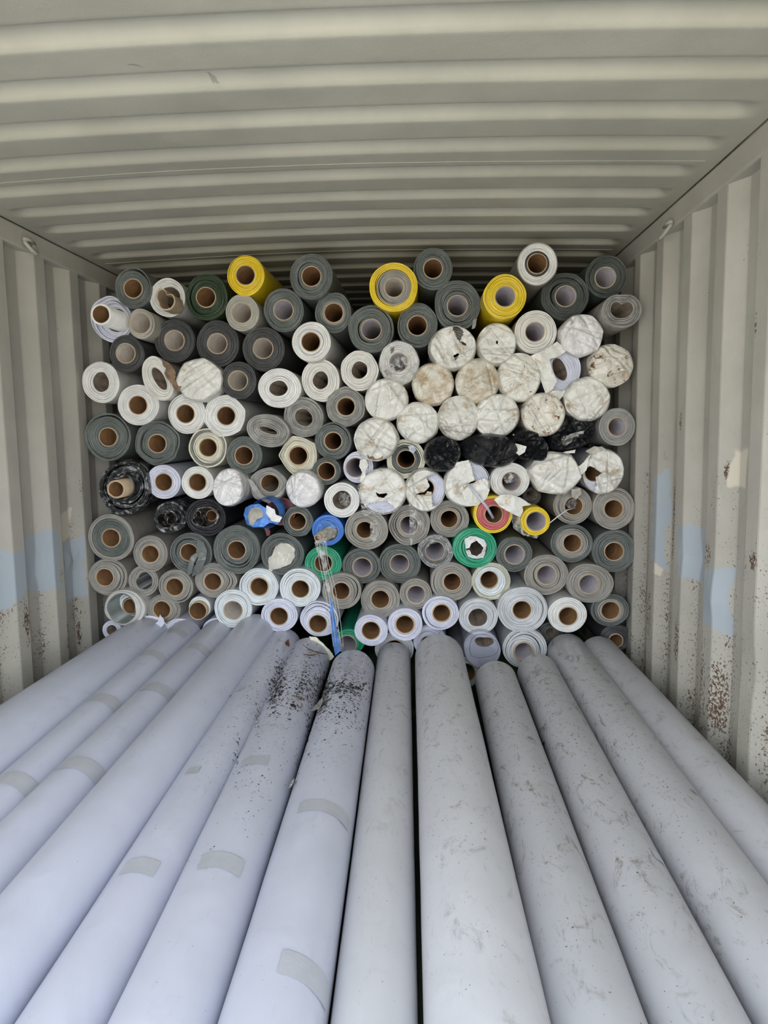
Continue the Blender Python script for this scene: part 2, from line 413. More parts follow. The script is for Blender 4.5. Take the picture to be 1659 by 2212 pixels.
# ------------------------------------------------------------------ roll building
NTH = 72
def outline(rx, ry, ang, wob, rg, dents=(), poly=None):
    ph = [rg.uniform(0, 2 * PI) for _ in range(6)]; am = [wob * rg.uniform(.4, 1) / (k * .55) for k in range(2, 8)]
    ca, sa = math.cos(math.radians(ang)), math.sin(math.radians(ang)); out = []
    for i in range(NTH):
        th = 2 * PI * i / NTH
        k = 1 + sum(a * math.cos((j + 2) * th + p) for j, (a, p) in enumerate(zip(am, ph)))
        if poly:
            n_, am_, p0 = poly; u = ((th - math.radians(p0)) % (2 * PI / n_)) - PI / n_
            k *= (1 - am_) + am_ * math.cos(PI / n_) / math.cos(u) + am_ * (1 - math.cos(PI / n_)) * .4
        for (d0, dw, da) in dents:
            u = (th - math.radians(d0) + PI) % (2 * PI) - PI
            k -= da * math.exp(-(u / math.radians(dw)) ** 2)
        x, z = rx * math.cos(th) * k, ry * math.sin(th) * k
        # rotate while keeping th roughly the polar angle
        out.append((x * ca - z * sa, x * sa + z * ca))
    s = int(round(ang / 360 * NTH)) % NTH
    return out[-s:] + out[:-s] if s else out
def roll_body(name, H, O, L, mat, parent, rg, nl, off, gaps, s0=0., s1=1., inner=True, outer=True, groove=.0050, cone=0.):
    """wound sheet between outline H (hole) and O: end face of real layers with grooves, sides run back L."""
    V, F = [], []
    rings = []
    cuts = [s0 + (s1 - s0) * (k + (rg.uniform(-.25, .25) if 0 < k < nl else 0)) / nl for k in range(nl + 1)]
    phs = [rg.uniform(0, 2 * PI) for _ in range(nl + 1)]
    gw0 = .20 * (s1 - s0) / nl
    def gapinfo(k, th):
        w_, d_ = gw0, groove
        for (gs, g0, gw, gp) in gaps:
            if k == max(1, min(nl - 1, round((gs - s0) / (s1 - s0) * nl))) and nl > 1:
                u = max(0, math.cos((th - math.radians(g0)) / 1)) if gp > 0 else 1
                q = u ** abs(gp) if gp else 1
                w_ += gw * q; d_ += .05 * min(1, q * 2.2)
        return w_, d_
    lay = [rg.uniform(-off, off) for _ in range(nl)]
    tw = rg.uniform(0, 2 * PI)
    for k in range(nl + 1):
        ra, rb, rc_ = [], [], []
        for i in range(NTH):
            th = 2 * PI * i / NTH
            s = cuts[k] + (0 if k in (0, nl) else (s1 - s0) / nl * .38 * math.sin(th + phs[k]) * math.sin(2 * th + phs[k] * 2))
            w_, d_ = gapinfo(k, th)
            zz = lambda q: -(lay[q] + off * .7 * math.sin(th + tw + q * .9)) - cone * (1 - (q + .5) / nl)
            if k > 0: ra.append((i, max(s0, s - w_ / 2), zz(k - 1)))
            if 0 < k < nl: rb.append((i, s, d_ + (zz(k - 1) + zz(k)) / 2))
            if k < nl: rc_.append((i, min(s1, s + w_ / 2) if k > 0 else s, zz(k)))
        for r_ in (ra, rb, rc_):
            if r_: rings.append(r_)
    # inner wall start / outer wall start
    def pos(i, s): return (H[i][0] * (1 - s) + O[i][0] * s, H[i][1] * (1 - s) + O[i][1] * s)
    if inner:
        rings.insert(0, [(i, s0, .02) for i in range(NTH)]); rings.insert(0, [(i, s0, L) for i in range(NTH)])
    if outer:
        rings.append([(i, s1, .012) for i in range(NTH)]); rings.append([(i, s1, L) for i in range(NTH)])
    for r_ in rings:
        for (i, s, y) in r_:
            x, z = pos(i, s); V.append((x, y, z))
    for a in range(len(rings) - 1):
        for i in range(NTH):
            j = (i + 1) % NTH
            F.append((a * NTH + i, a * NTH + j, (a + 1) * NTH + j, (a + 1) * NTH + i))
    if inner and outer:
        a = len(rings) - 1
        for i in range(NTH):
            j = (i + 1) % NTH; F.append((a * NTH + i, a * NTH + j, j, i))
    o = link_mesh(name, V, F, mat, parent)
    Rm = math.hypot(*O[0]) if False else max(abs(q[0] - O[NTH // 2][0]) for q in O) / 2
    S = [s for r_ in rings for (_, s, _) in r_]
    uvl = o.data.uv_layers.new(name='ring')
    side = {len(rings) - 1, len(rings) - 2} if outer else set()
    flat = []
    for poly in o.data.polygons:
        onface = all(V[q][1] < .06 for q in poly.vertices)
        for q in poly.vertices: flat += [(.01 + S[q] * Rm) if onface else 0., 0.]
    uvl.data.foreach_set('uv', flat)
    return o
def core_tube(parent, cx, cz, ri, th, L, prot, rim, inn, plug=None, sq=(1, 1)):
    n = 40; V, F = [], []
    rg = random.Random(int(cx * 1e5) ^ int(cz * 1e4))
    ph = rg.uniform(0, 6)
    prof = [(ri + th, L), (ri + th, -prot), (ri + th * .7, -prot - .001), (ri + th * .3, -prot - .001), (ri, -prot)]
    for (r_, y) in prof:
        for i in range(n):
            a = 2 * PI * i / n
            yy = y + (0.0012 * math.sin(5 * a + ph) if y < .1 else 0)
            V.append((cx + r_ * math.cos(a) * sq[0], yy, cz + r_ * math.sin(a) * sq[1]))
    for k in range(len(prof) - 1):
        for i in range(n):
            j = (i + 1) % n; F.append((k * n + i, k * n + j, (k + 1) * n + j, (k + 1) * n + i))
    o = link_mesh('core_tube', V, F, M[rim], parent, True)
    V, F = [], []
    for y in (-prot + .0002, L):
        for i in range(n):
            a = 2 * PI * i / n; V.append((cx + (ri) * math.cos(a) * sq[0], y, cz + (ri) * math.sin(a) * sq[1]))
    F = [(i, (i + 1) % n, n + (i + 1) % n, n + i) for i in range(n)]
    V += [(v_[0], v_[1] + .001, v_[2]) for v_ in V[n:2 * n]]; F.append(tuple(2 * n + i for i in range(n)))
    li = link_mesh('tube_lining', V, F, M[inn], o, True)
    return o
def crinkle(seed, amp, scale):
    rg = random.Random(seed)
    sets = []
    for _ in range(3):
        pl_ = []
        for _ in range(9):
            a = rg.uniform(0, 2 * PI); g = rg.uniform(.10, .42)
            pl_.append((math.cos(a) * g, math.sin(a) * g, rg.uniform(-.6, .6)))
        sets.append((rg.choice((-1, 1)), pl_))
    ridg = [(rg.uniform(0, PI), rg.uniform(-.7, .7), rg.uniform(.06, .16), rg.choice((1, 1, -1))) for _ in range(7)]
    def f(x, z):
        x /= scale; z /= scale
        h = 0
        for sg, pl_ in sets: h += sg * max(a * x + b * z + c * .25 for a, b, c in pl_)
        for (a, c, w_, sg) in ridg:
            d = abs(x * math.cos(a) + z * math.sin(a) - c) / w_
            if d < 1: h += sg * .11 * (1 - d)
        h += .05 * noise.noise(Vector((x * 5, z * 5, seed % 97)))
        return h * amp
    return f
def inpoly(x, y, P):
    c = False; n = len(P)
    for i in range(n):
        (x1, y1), (x2, y2) = P[i], P[(i + 1) % n]
        if (y1 > y) != (y2 > y) and x < (x2 - x1) * (y - y1) / (y2 - y1) + x1: c = not c
    return c
def end_wrap(parent, O, R, mat, seed, amp=.010, dome=.006, holes=(), name='end_wrap', over=.07):
    nr = 30; n = NTH; V, F = [], []
    amp *= 2.4; cf0 = crinkle(seed, amp, R)
    mn = min(cf0(R * .98 * q / 6 * math.cos(a), R * .98 * q / 6 * math.sin(a)) for q in range(7) for a in [j * .35 for j in range(18)])
    cf = lambda x, z: cf0(x, z) - mn
    for k in range(nr + 1):
        s = k / nr
        for i in range(n):
            x, z = O[i][0] * s * 1.02, O[i][1] * s * 1.02
            e = 1 - max(0, (s - .88) / .12) ** 2 * .9
            V.append((x, -.010 - (cf(x, z) + dome * (1 - s * s)) * e, z))
    for (s, y) in ((1.035, .004), (1.03, .03), (1.025, over)):
        for i in range(n):
            q = 1 + .006 * math.sin(i * 1.7 + seed) + .004 * math.sin(i * .6)
            V.append((O[i][0] * s * q, y + (.02 * noise.noise(Vector((i * .2, seed, 0))) if y > .05 else 0), O[i][1] * s * q))
    for k in range(nr + 3):
        for i in range(n):
            j = (i + 1) % n; f = (k * n + i, k * n + j, (k + 1) * n + j, (k + 1) * n + i)
            if k == 0: f = (k * n + i, (k + 1) * n + j, (k + 1) * n + i)
            if k < nr and holes:
                cx = sum(V[q][0] for q in f) / len(f); cz = sum(V[q][2] for q in f) / len(f)
                if any(inpoly(cx, cz, h) for h in holes): continue
            F.append(f)
    o = link_mesh(name, V, F, mat, parent, False)
    sd = o.modifiers.new('s', 'SOLIDIFY'); sd.thickness = .0015; sd.offset = -1
    return o
def flap(parent, poly, Y, mat, seed, amp=.006, name='torn_flap', dome=0., thick=.0012, res=.006, tilt=(0, 0), loc=None, curl=0.):
    """a sheet whose outline is poly (photo pixels) hanging at distance Y; crumpled, with thickness"""
    base = parent.location if parent is not None else (loc or Vector((0, 0, 0)))
    P = []
    for (px, py) in poly:
        p, _ = at(px, py, Y); P.append((p.x, p.z))
    cx = sum(p[0] for p in P) / len(P); cz = sum(p[1] for p in P) / len(P)
    # densify border with slight raggedness
    B = []; rg = random.Random(seed)
    for i in range(len(P)):
        a, b = P[i], P[(i + 1) % len(P)]; L = math.hypot(b[0] - a[0], b[1] - a[1]); k = max(1, int(L / (res * 1.2)))
        for q in range(k):
            t = q / k; j = .0012 if q else 0
            B.append(Vector((a[0] + (b[0] - a[0]) * t + rg.uniform(-j, j), a[1] + (b[1] - a[1]) * t + rg.uniform(-j, j))))
    x0, x1 = min(p.x for p in B), max(p.x for p in B); z0, z1 = min(p.y for p in B), max(p.y for p in B)
    pts = list(B); nb = len(B); P2 = [(p.x, p.y) for p in B]
    x = x0
    while x < x1:
        z = z0
        while z < z1:
            q = (x + rg.uniform(-.3, .3) * res, z + rg.uniform(-.3, .3) * res)
            if inpoly(q[0], q[1], P2): pts.append(Vector(q))
            z += res
        x += res
    ov, oe, of, *_ = geometry.delaunay_2d_cdt(pts, [(i, (i + 1) % nb) for i in range(nb)], [], 1, 1e-6)
    R = max(x1 - x0, z1 - z0) / 2
    cf = crinkle(seed, amp, R); V = []
    for p in ov:
        u, v_ = (p.x - cx), (p.y - cz); d = min(1, math.hypot(u, v_) / R)
        y = Y - cf(u, v_) - dome * (1 - d * d) + tilt[0] * u + tilt[1] * v_ - curl * (u / R) ** 2
        V.append((p.x - base[0], y - base[1], p.y - base[2]))
    F = [tuple(f) for f in of]
    o = link_mesh(name, V, F, mat, parent, False)
    if parent is None: o.location = base
    sd = o.modifiers.new('s', 'SOLIDIFY'); sd.thickness = thick
    return o

YF = 3.07
GROUPS = {'grey': 'green-grey rolls in the stack', 'dgrey': 'dark grey rolls in the stack', 'beige': 'warm grey rolls in the stack',
          'white': 'white rolls in the stack', 'dwhite': 'white rolls in the stack', 'cwhite': 'white rolls in the stack', 'lilac': 'lilac-white rolls in the stack',
          'yellow': 'yellow rolls in the stack', 'green': 'emerald green rolls in the stack', 'fuzzy': 'felt-backed rolls in the stack'}
CORES = {'br': ('card', 'cardin'), 'pg': ('card', 'cardpale'), 'lg': ('card', 'cardlilac')}
ROLLS = {}
def roll(key, x, y, rx, ry, mat, core, label, hole=None, name='sheet_roll', Y=None, ang=0, wob=.012, nl=None, off=.0022, gaps=(),
         dents=(), hdents=(), poly=None, bands=None, prot=.002, wrap=None, wholes=(), wamp=.010, wdome=.006, L=2.1, hsq=(1, 1), hang=0, cone=0., group=None, cth=2.0, lin='dimcard'):
    rg = random.Random(int(x * 7 + y * 13))
    Yf = Y if Y is not None else YF + rg.uniform(-.012, .012)
    c, k = at(x, y, Yf)
    hx, hy, hr = hole if hole else (x, y, 19.5)
    R = (rx + ry) / 2 * k
    O = outline(rx * k, ry * k, ang, wob, rg, dents, poly)
    root = empty(name, c - Vector((0, 0, ry * k)), label, 'roll', group or GROUPS.get(mat, 'wrapped rolls in the stack' if wrap else None))
    up = ry * k
    O = [(a, b + up) for a, b in O]
    hc, _ = at(hx, hy, Yf); dx, dz = hc.x - c.x, hc.z - c.z
    nohole = core is None
    tub = core in CORES
    rh = (hr + (cth if tub else 0)) * k
    Hh = outline(rh * hsq[0], rh * hsq[1], hang, .004 if tub else .03, rg, hdents)
    H = [(a + dx, b + dz + up) for a, b in Hh]
    if bands is None: bands = [(mat, 0., 1., 'wound_sheet', None)]
    Lb = L
    for bi, bnd in enumerate(bands):
        bm, s0, s1, bn, lb = bnd[:5]
        n_ = max(1, round((nl or max(4, round((R / k - hr) / 3.0))) * (s1 - s0)))
        o = roll_body(bn, H, O, Lb, M[bm], root, rg, n_, off, gaps, s0, s1, True, True, cone=cone)
        if len(bnd) > 5: o.location.y = bnd[5]
        if lb: o['label'] = lb
    if tub:
        rim, inn = CORES[core]
        core_tube(root, dx, dz + up, hr * k, cth * k, Lb, prot, rim, inn)
    else:
        # far end of the hollow closed by the sheet's own folded end
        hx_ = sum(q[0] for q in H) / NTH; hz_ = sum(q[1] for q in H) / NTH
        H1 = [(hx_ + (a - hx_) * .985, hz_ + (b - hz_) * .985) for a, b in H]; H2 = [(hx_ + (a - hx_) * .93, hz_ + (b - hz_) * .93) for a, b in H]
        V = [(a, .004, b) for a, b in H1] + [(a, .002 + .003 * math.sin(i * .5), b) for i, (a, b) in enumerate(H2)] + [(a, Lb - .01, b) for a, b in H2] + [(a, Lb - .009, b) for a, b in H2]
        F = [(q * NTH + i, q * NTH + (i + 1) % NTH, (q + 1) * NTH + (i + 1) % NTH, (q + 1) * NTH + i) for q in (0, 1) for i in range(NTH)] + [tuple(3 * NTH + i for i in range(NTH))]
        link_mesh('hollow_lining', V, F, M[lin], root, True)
    if wrap:
        hs = []
        for h in wholes: hs.append([(at(a, b, Yf)[0].x - c.x, at(a, b, Yf)[0].z - c.z + up) for a, b in h])
        O0 = [(a, b - up) for a, b in O]
        hs0 = [[(a, b - up) for a, b in h] for h in hs]
        e = end_wrap(root, O0, R, M[wrap], int(x * 3 + y), wamp, wdome, hs0); e.location.z = up
    ROLLS[key] = (root, c, k, Yf)
    return root
def strand(parent, pts, r, mat, name='strand', n=6):
    base = parent.location if parent else Vector((0, 0, 0))
    P = [at(px, py, Y)[0] - Vector(base) for px, py, Y in pts]
    v, f = tube_geo(P, r, n); return link_mesh(name, v, f, mat, parent, True)

def ring(parent, x, y, rx, ry, th, Y, L, mat, name, dents=(), ang=0, seed=1, nl=1):
    c, k = at(x, y, Y); rg = random.Random(seed)
    H = outline(rx * k, ry * k, ang, .03, rg, dents); q = 1 + th / ((rx + ry) / 2)
    b = parent.location
    H = [(u + c.x - b[0], v_ + c.z - b[2]) for u, v_ in H]; mx_ = sum(u for u, _ in H) / NTH; mz = sum(v_ for _, v_ in H) / NTH
    O = [(mx_ + (u - mx_) * q, mz + (v_ - mz) * q) for u, v_ in H]
    o = roll_body(name, H, O, L, M[mat], parent, rg, nl, .003, ()); o.location.y = Y - b[1]; return o
R_ = roll
# ------------------------------------------------------------------ the stack, roll by roll (photo pixels, radii in pixels)
# top edge, left half
R_('a1', 287.4, 622.6, 40, 43, 'grey', 'br', 'green-grey roll with brown core in the top left corner, touching the roof rail', (287.8, 623.5, 19), gaps=((.75, 60, .12, 3),))
a2 = R_('a2', 361.5, 642.8, 38.5, 41.5, 'white', None, 'white roll with a crushed, torn brown cardboard core in the top row', (367, 643, 23), cth=1, wob=.02)
ring(a2, 357, 646, 18, 21, 3.5, 2.98, .12, 'card', 'crushed_core', ((62, 28, .55), (200, 25, .15)), 0, 4)
R_('a3', 446.8, 642.3, 46, 49.5, 'dgreen', 'br', 'dark olive-green roll in the top row, the only one of its colour', (445, 642.3, 20), gaps=((.55, 200, .10, 1),), wob=.02, group=None)
R_('a4', 530.8, 595.4, 41, 42.5, 'yellow', 'br', 'solid yellow roll with brown core perched at the top left of the stack', (530.5, 594.8, 19.5), Y=3.03, gaps=((.85, 160, .06, 2),))
R_('a5', 523.4, 675.7, 37, 39, 'lbeige', 'pg', 'beige fabric-like roll with pale core under the left yellow roll', (522.5, 676.5, 20.5), Y=3.04, wob=.02)
a6 = R_('a6', 241.7, 690.5, 44, 50, 'lilac', None, 'lilac-white sagging roll against the left wall with its core tube pulled far out', (252, 692, 25), wob=.035, gaps=((.5, 30, .1, 2), (.7, 200, .08, 2)), off=.006, ang=20)
core_tube(a6, at(218, 679, 2.88)[0].x - a6.location.x, at(218, 679, 2.88)[0].z - a6.location.z, 18.2 * .00184, 4.5 * .00184, 1.2, a6.location.y - 2.88, 'white', 'cardin')
R_('a7', 305, 699.7, 29.5, 32, 'lbeige', 'pg', 'slim beige roll with a wide pale core beside the pulled-out tube', (303.8, 698.5, 21), Y=3.0, wob=.02, gaps=((.5, 0, .1, 1),))
R_('a8', 273.8, 764, 38.5, 40, 'dgrey', 'pg', 'leftmost of the dark grey rolls, close to the left wall', (271.8, 763.3, 20), Y=3.03)
R_('a9', 377.6, 736.3, 44, 46, 'dgrey', 'pg', 'smooth dark grey roll with pale core, second dark roll from the left', (376.9, 735.5, 20.5))
R_('a10', 470.3, 742.4, 47, 49.5, 'dgrey', 'pg', 'dark grey roll with a rough glittering ring around its pale core', (469.5, 742.3, 20.5), off=.004, nl=12)
a11 = R_('a11', 569, 753.6, 46, 47.5, 'dgrey', 'pg', 'dark grey roll with dented pale core and clear film hanging behind its right side', (568.5, 752.8, 20.5), hsq=(.96, 1))
R_('a12', 612.7, 670, 43.5, 46.5, 'grey', 'lg', 'green-grey roll with pale core just right of the beige fabric-like roll', (612.3, 669.8, 20.5), off=.003)
R_('a13', 672.3, 597.9, 46.5, 48.5, 'grey', 'br', 'topmost green-grey roll with a chipped brown core, between two yellow rolls', (672.6, 597.2, 20), gaps=((.35, 180, .08, 1),), Y=3.03)
R_('a14', 719.7, 675.7, 40, 43, 'grey', 'br', 'smaller green-grey roll, whitish ring around its core, just below the chipped-core roll', (721, 676, 19.5), bands=[('beige', 0, .22, 'inner_sheet', 'whitish inner sheet'), ('grey', .22, 1, 'wound_sheet', None)], wob=.025)
R_('a15', 672.8, 738.7, 42, 42.5, 'white', 'br', 'white roll with brown core right of the dark grey rolls, below a small grey roll', (671.6, 738.8, 19.5), Y=3.0, gaps=((.22, 300, .03, 0),))
R_('a16', 850.4, 621.8, 52, 52.5, 'yellow', 'pg', 'yellow roll wound around a thick grey-beige inner roll', (851, 621.5, 19.5), Y=3.02, wob=.018,
   bands=[('beige', 0, .52, 'inner_roll', 'grey-beige inner roll'), ('yellow', .54, 1, 'wound_sheet', 'yellow outer sheet', -.012)], gaps=((.35, 200, .05, 1),))
R_('a17', 801.3, 710.8, 50, 50.5, 'grey', 'lg', 'large green-grey roll below and left of the yellow roll with grey centre', (802, 711.5, 20.8), gaps=((.2, 200, .12, 2), (.85, 30, .06, 1)), wob=.022)
R_('a18', 935, 581.3, 42, 45, 'grey', 'br', 'green-grey roll with brown core, upper right neighbour of the yellow roll with grey centre', (935.2, 580.6, 19.5), gaps=((.7, 200, .04, 1),))
R_('a19', 901.8, 702.9, 44, 46.5, 'grey', 'br', 'green-grey roll with brown core directly above the torn white wrapped ends', (901.5, 703.4, 20), wob=.02, gaps=((.8, 220, .05, 1),))
a20 = R_('a20', 987.6, 660, 50, 53, 'grey', 'lg', 'large many-layered green-grey roll with a loose strip hanging at its lower right', (988, 660.5, 20.8), wob=.03, gaps=((.45, 250, .07, 1), (.3, 90, .05, 1)), off=.004)
flap(a20, [(1022, 690), (1031, 688), (1026, 709), (1019, 711)], 3.055, M['grey'], 3, .002, 'loose_strip')
a21 = R_('a21', 1090, 641, 46.5, 47, 'yellow', 'lg', 'scuffed yellow roll sticking out furthest, wrapped in clear film on the right half', (1091, 641, 20.5), Y=2.93, gaps=((.8, 300, .02, 0),), wob=.018, off=.001)
R_('a22', 1160.6, 570.7, 43.5, 46, 'white', 'br', 'highest roll of the stack, white with a dark ring around its brown core', (1160.2, 569.5, 20), Y=3.0,
   bands=[('dgrey', 0, .2, 'inner_sheet', 'dark inner sheet', .004), ('white', .22, .9, 'wound_sheet', None), ('beige', .9, 1, 'outer_sheet', 'grey outer sheet', .002)])
R_('a23', 1220.5, 640.4, 50.5, 51, 'dgrey2', 'lg', 'dark green-grey roll with loose inner layers left of the top right corner roll', (1221.7, 640, 21), gaps=((.3, 170, .14, 2), (.6, 60, .06, 1)), wob=.02, group='green-grey rolls in the stack')
R_('a24', 1309, 597.9, 44.5, 45, 'dgrey2', 'lg', 'dark green-grey roll in the top right corner against the right roof rail', (1307.7, 599.6, 21), gaps=((.6, 180, .05, 1),), group='green-grey rolls in the stack')
R_('a25', 1343, 670.5, 42, 38.5, 'fuzzy', None, 'thick-layered roll with a heart-shaped hollow beside the right wall', (1342, 668, 22), Y=2.93, nl=5, off=.004, dents=((88, 24, .13),), hdents=((88, 26, .5),), hsq=(1.06, .9), wob=.012, gaps=((.2, 0, .006, 0), (.4, 0, .006, 0), (.6, 0, .006, 0), (.8, 0, .006, 0)))
R_('a26', 1156.5, 717.7, 45.5, 46, 'dwhite', 'lg', 'off-white roll with crumpled film in its core, left of the dirty-folded wrapped end', (1155.2, 717.2, 19.5), Y=3.0, nl=8, wob=.01)
# white wrapped ends, upper right
R_('w1', 1254.6, 725, 44.5, 43.5, 'white', 'br', 'shiny white wrapped end with a dirty square fold, left below the heart-shaped hollow', wrap='wrapw', Y=2.98, wamp=.03, poly=(7, .5, 10))
w2 = R_('w2', 1071.7, 745, 40.5, 44, 'white', 'br', 'white wrapped end with a dark grey patch, under the scuffed yellow roll', wrap='wrap', Y=3.02, wamp=.024, wholes=([(1070, 738), (1074, 739), (1073, 748), (1069, 745)],), bands=[('dgrey', 0, 1, 'wound_sheet', None)])
flap(w2, [(1060, 707), (1067, 701), (1072, 716), (1090, 722), (1098, 732), (1078, 732), (1072, 725)], 2.995, M['dgrey'], 5, .006, 'dark_patch')
w3 = R_('w3', 976.5, 753.6, 50, 44.5, 'white', 'br', 'wide white wrapped end with deep torn folds, left of the one with the dark patch', wrap='wrap', Y=3.02, wamp=.036, wdome=.02, wholes=([(975, 712), (984, 709), (1000, 723), (992, 742), (985, 735)], [(990, 741), (1002, 745), (1007, 751), (1000, 751)], [(978, 770), (988, 764), (992, 766), (984, 782)]), bands=[('beige', 0, 1, 'wound_sheet', None)])
w4 = R_('w4', 1317.6, 790.8, 46, 44.5, 'white', 'br', 'wrapped end with an orange rust stain touching the right wall', wrap='wrapr', Y=3.0, wamp=.022, poly=(9, .4, 0))
R_('b1', 218, 826, 41.5, 44.5, 'white', None, 'white roll with an oval hollow, against the left wall', (218.5, 825.5, 18.5), hsq=(.95, 1.18), gaps=((.3, 200, .03, 1),), wob=.02)
b2 = R_('b2', 341, 818, 33, 49, 'dwhite', None, 'squashed white roll smeared with brown muck along its right side', (344, 818, 15), ang=22, hsq=(.8, 1.75), hang=28, wob=.02, dents=((10, 30, .08),), Y=3.04)
flap(b2, [(352, 777), (364, 783), (376, 795), (381, 806), (379, 820), (387, 835), (400, 832), (413, 836), (420, 846), (412, 848), (396, 842), (384, 846), (376, 838), (371, 829), (362, 818), (356, 806), (360, 796), (352, 788)], 3.01, M['mud'], 9, .012, 'brown_muck', dome=.006, thick=.006, res=.004)
b3 = R_('b3', 432, 821.7, 48, 45, 'white', 'br', 'flat white wrapped end with two long folds, right of the muck-smeared roll', wrap='wrap', Y=3.02, wamp=.02, poly=(7, .6, 25))
R_('b4', 516, 821.7, 38, 40.5, 'dgrey', 'pg', 'lowest of the dark grey rolls, right of the flat white wrapped end', (514, 822, 20), Y=3.03, hsq=(.96, 1.05))
b5 = R_('b5', 298.5, 874.8, 46, 43.5, 'white', 'br', 'white roll with film over its core, lower left neighbour of the muck-smeared roll', (298.6, 875.2, 19), wob=.01)
b6 = R_('b6', 403.6, 893.5, 41, 43.5, 'white', 'br', 'round white roll with a film strip dropping into its core, below the flat wrapped end', (401, 894, 18.8), gaps=((.85, 180, .05, 1),))
b7 = R_('b7', 485, 898.3, 46.5, 45, 'white', 'br', 'white roll with torn card in its core and a folded lower right corner', (488.8, 898.3, 19), poly=(6, .45, 15), wob=.015)
R_('b8', 233, 944, 51, 51, 'grey', 'br', 'large green-grey roll against the left wall above the crumpled black fabric roll', (233.8, 944, 18.8), gaps=((.82, 60, .09, 1), (.82, 250, .04, 1)), wob=.015)
R_('b9', 340, 957, 50, 48.5, 'grey', 'br', 'green-grey roll with wavy outer layers right of the large one at the left wall', (340, 958.3, 18.8), gaps=((.5, 200, .10, 1), (.8, 20, .08, 2)), poly=(6, .35, 20), wob=.02)
b10 = R_('b10', 449.3, 967.5, 41.5, 43.5, 'cream', 'br', 'cream roll wrapped in crinkled dirty layers below the white roll with folded corner', (449.8, 966.8, 18.5), wob=.02,
   bands=[('cream', 0, .55, 'wound_sheet', None), ('fuzzy', .55, .85, 'dirty_layers', 'dirty crinkled layers', .01), ('cream', .85, 1, 'outer_sheet', None, -.004)], gaps=((.7, 200, .05, 1),), group='odd rolls in the stack')
R_('b11', 527.9, 983.6, 39.5, 40.5, 'grey', 'br', 'neat green-grey roll left of the polygon-shaped beige roll', (527.2, 984, 18.8), Y=3.04)
R_('b12', 603.6, 838.5, 46.5, 42.5, 'white', None, 'wide white coreless roll with curled card inside, right of the lowest dark roll', (601.5, 839, 18), hsq=(1.1, .92), wob=.015, Y=3.04, gaps=((.3, 100, .02, 1),))
R_('b13', 692.6, 821.7, 41.5, 45.5, 'dwhite', None, 'off-white coreless roll in the middle below the white roll with brown core', (692.5, 821.7, 17.5), hsq=(.95, 1.1), wob=.02)
R_('b14', 776.6, 800.7, 41.5, 43.5, 'dwhite', None, 'off-white roll with a squarish hollow, below the large green-grey roll', (776.5, 799.5, 17.5), hsq=(1, 1.05), poly=(7, .3, 0))
b15 = R_('b15', 862.3, 784.6, 43, 47.5, 'white', 'lg', 'film-covered white roll with muddy marks, open core at its centre', (861, 783, 19), wrap='film', wamp=.02, poly=(8, .35, 5), Y=3.04)
flap(b15, [(843, 750), (851, 748), (850, 760), (845, 764)], 3.02, M['mud'], 4, .006, 'mud_patch', thick=.003, res=.004)
flap(b15, [(828, 800), (838, 801), (846, 807), (843, 813), (833, 808)], 3.02, M['mud'], 5, .006, 'mud_patch', thick=.003, res=.004)
R_('w5', 835, 863.7, 45, 43.5, 'white', 'br', 'clean wrapped end with star-like creases, leftmost of the big wrapped group', wrap='wrap', Y=3.0, wamp=.024)
R_('w6', 935.3, 831, 44, 44, 'white', 'br', 'wrapped end with brown tape-coloured stains and a gold smear at its left', wrap='wrapd', Y=3.01, wamp=.02, poly=(10, .3, 0))
R_('w7', 1031, 825.4, 45, 48, 'white', 'br', 'yellow-brown stained wrapped end in the middle of the wrapped group', wrap='wrapd', Y=3.01, wamp=.022)
R_('w8', 1121, 815.5, 44.5, 50, 'white', 'br', 'wrapped end sprinkled with black specks, left of the torn one with the oval hollow', wrap='wrapk', Y=2.99, wamp=.02)
w9 = R_('w9', 1212.6, 799.4, 42, 44.5, 'lilac', None, 'torn wrapped end showing white layers and an oval hollow, one fold pulled over its left', (1209, 798, 19), hsq=(.72, 1.35), hang=24, Y=3.02, group='wrapped rolls in the stack', nl=12)
flap(w9, [(1143, 770), (1175, 757), (1203, 738), (1226, 757), (1205, 771), (1186, 777), (1192, 803), (1202, 824), (1193, 842), (1178, 852), (1166, 818), (1157, 786)], 2.985, M['wrap'], 12, .022, 'pulled_over_wrap', dome=.012)
flap(w9, [(1178, 852), (1195, 842), (1215, 845), (1234, 838), (1222, 850), (1210, 864), (1196, 856)], 2.99, M['wrap'], 13, .014, 'pulled_over_wrap')
w10 = R_('w10', 1267, 862.5, 47, 46, 'white', 'br', 'wrapped end with a grey tape strip down its right side, near the right wall', wrap='wrap', Y=2.99, wamp=.022, poly=(9, .4, 8))
flap(w10, [(1278, 822), (1296, 826), (1292, 876), (1276, 876)], 2.972, M['tape'], 14, .004, 'tape_strip')
R_('w11', 903, 913, 45, 42.5, 'white', 'br', 'grey-creased wrapped end above the white roll with a blue-grey centre', wrap='wrap', Y=2.99, wamp=.026, poly=(8, .35, 12))
R_('w12', 989.6, 903, 42.5, 46, 'white', 'br', 'wrapped end whose wrap sags forward with glossy pinched spots, between two wrapped ends', wrap='wrap', Y=2.97, wamp=.034, wdome=.015)
R_('w13', 1072.4, 898.3, 47, 44.5, 'white', 'br', 'clean wrapped end with fan-shaped folds directly above the wide black bag', wrap='wrap', Y=2.98, wamp=.024, ang=10)
R_('w14', 1172.3, 895.8, 44.5, 45, 'white', 'br', 'most heavily rusted wrapped end, with a dark brown hooked stain', wrap='wrapr', Y=2.98, wamp=.02)
w15 = R_('w15', 813, 949, 47, 45, 'white', 'br', 'finely pleated wrapped end with a scorched-looking lower edge, above the small lilac roll', wrap='wrap', Y=2.98, wamp=.034, wdome=.015, poly=(8, .3, 0))
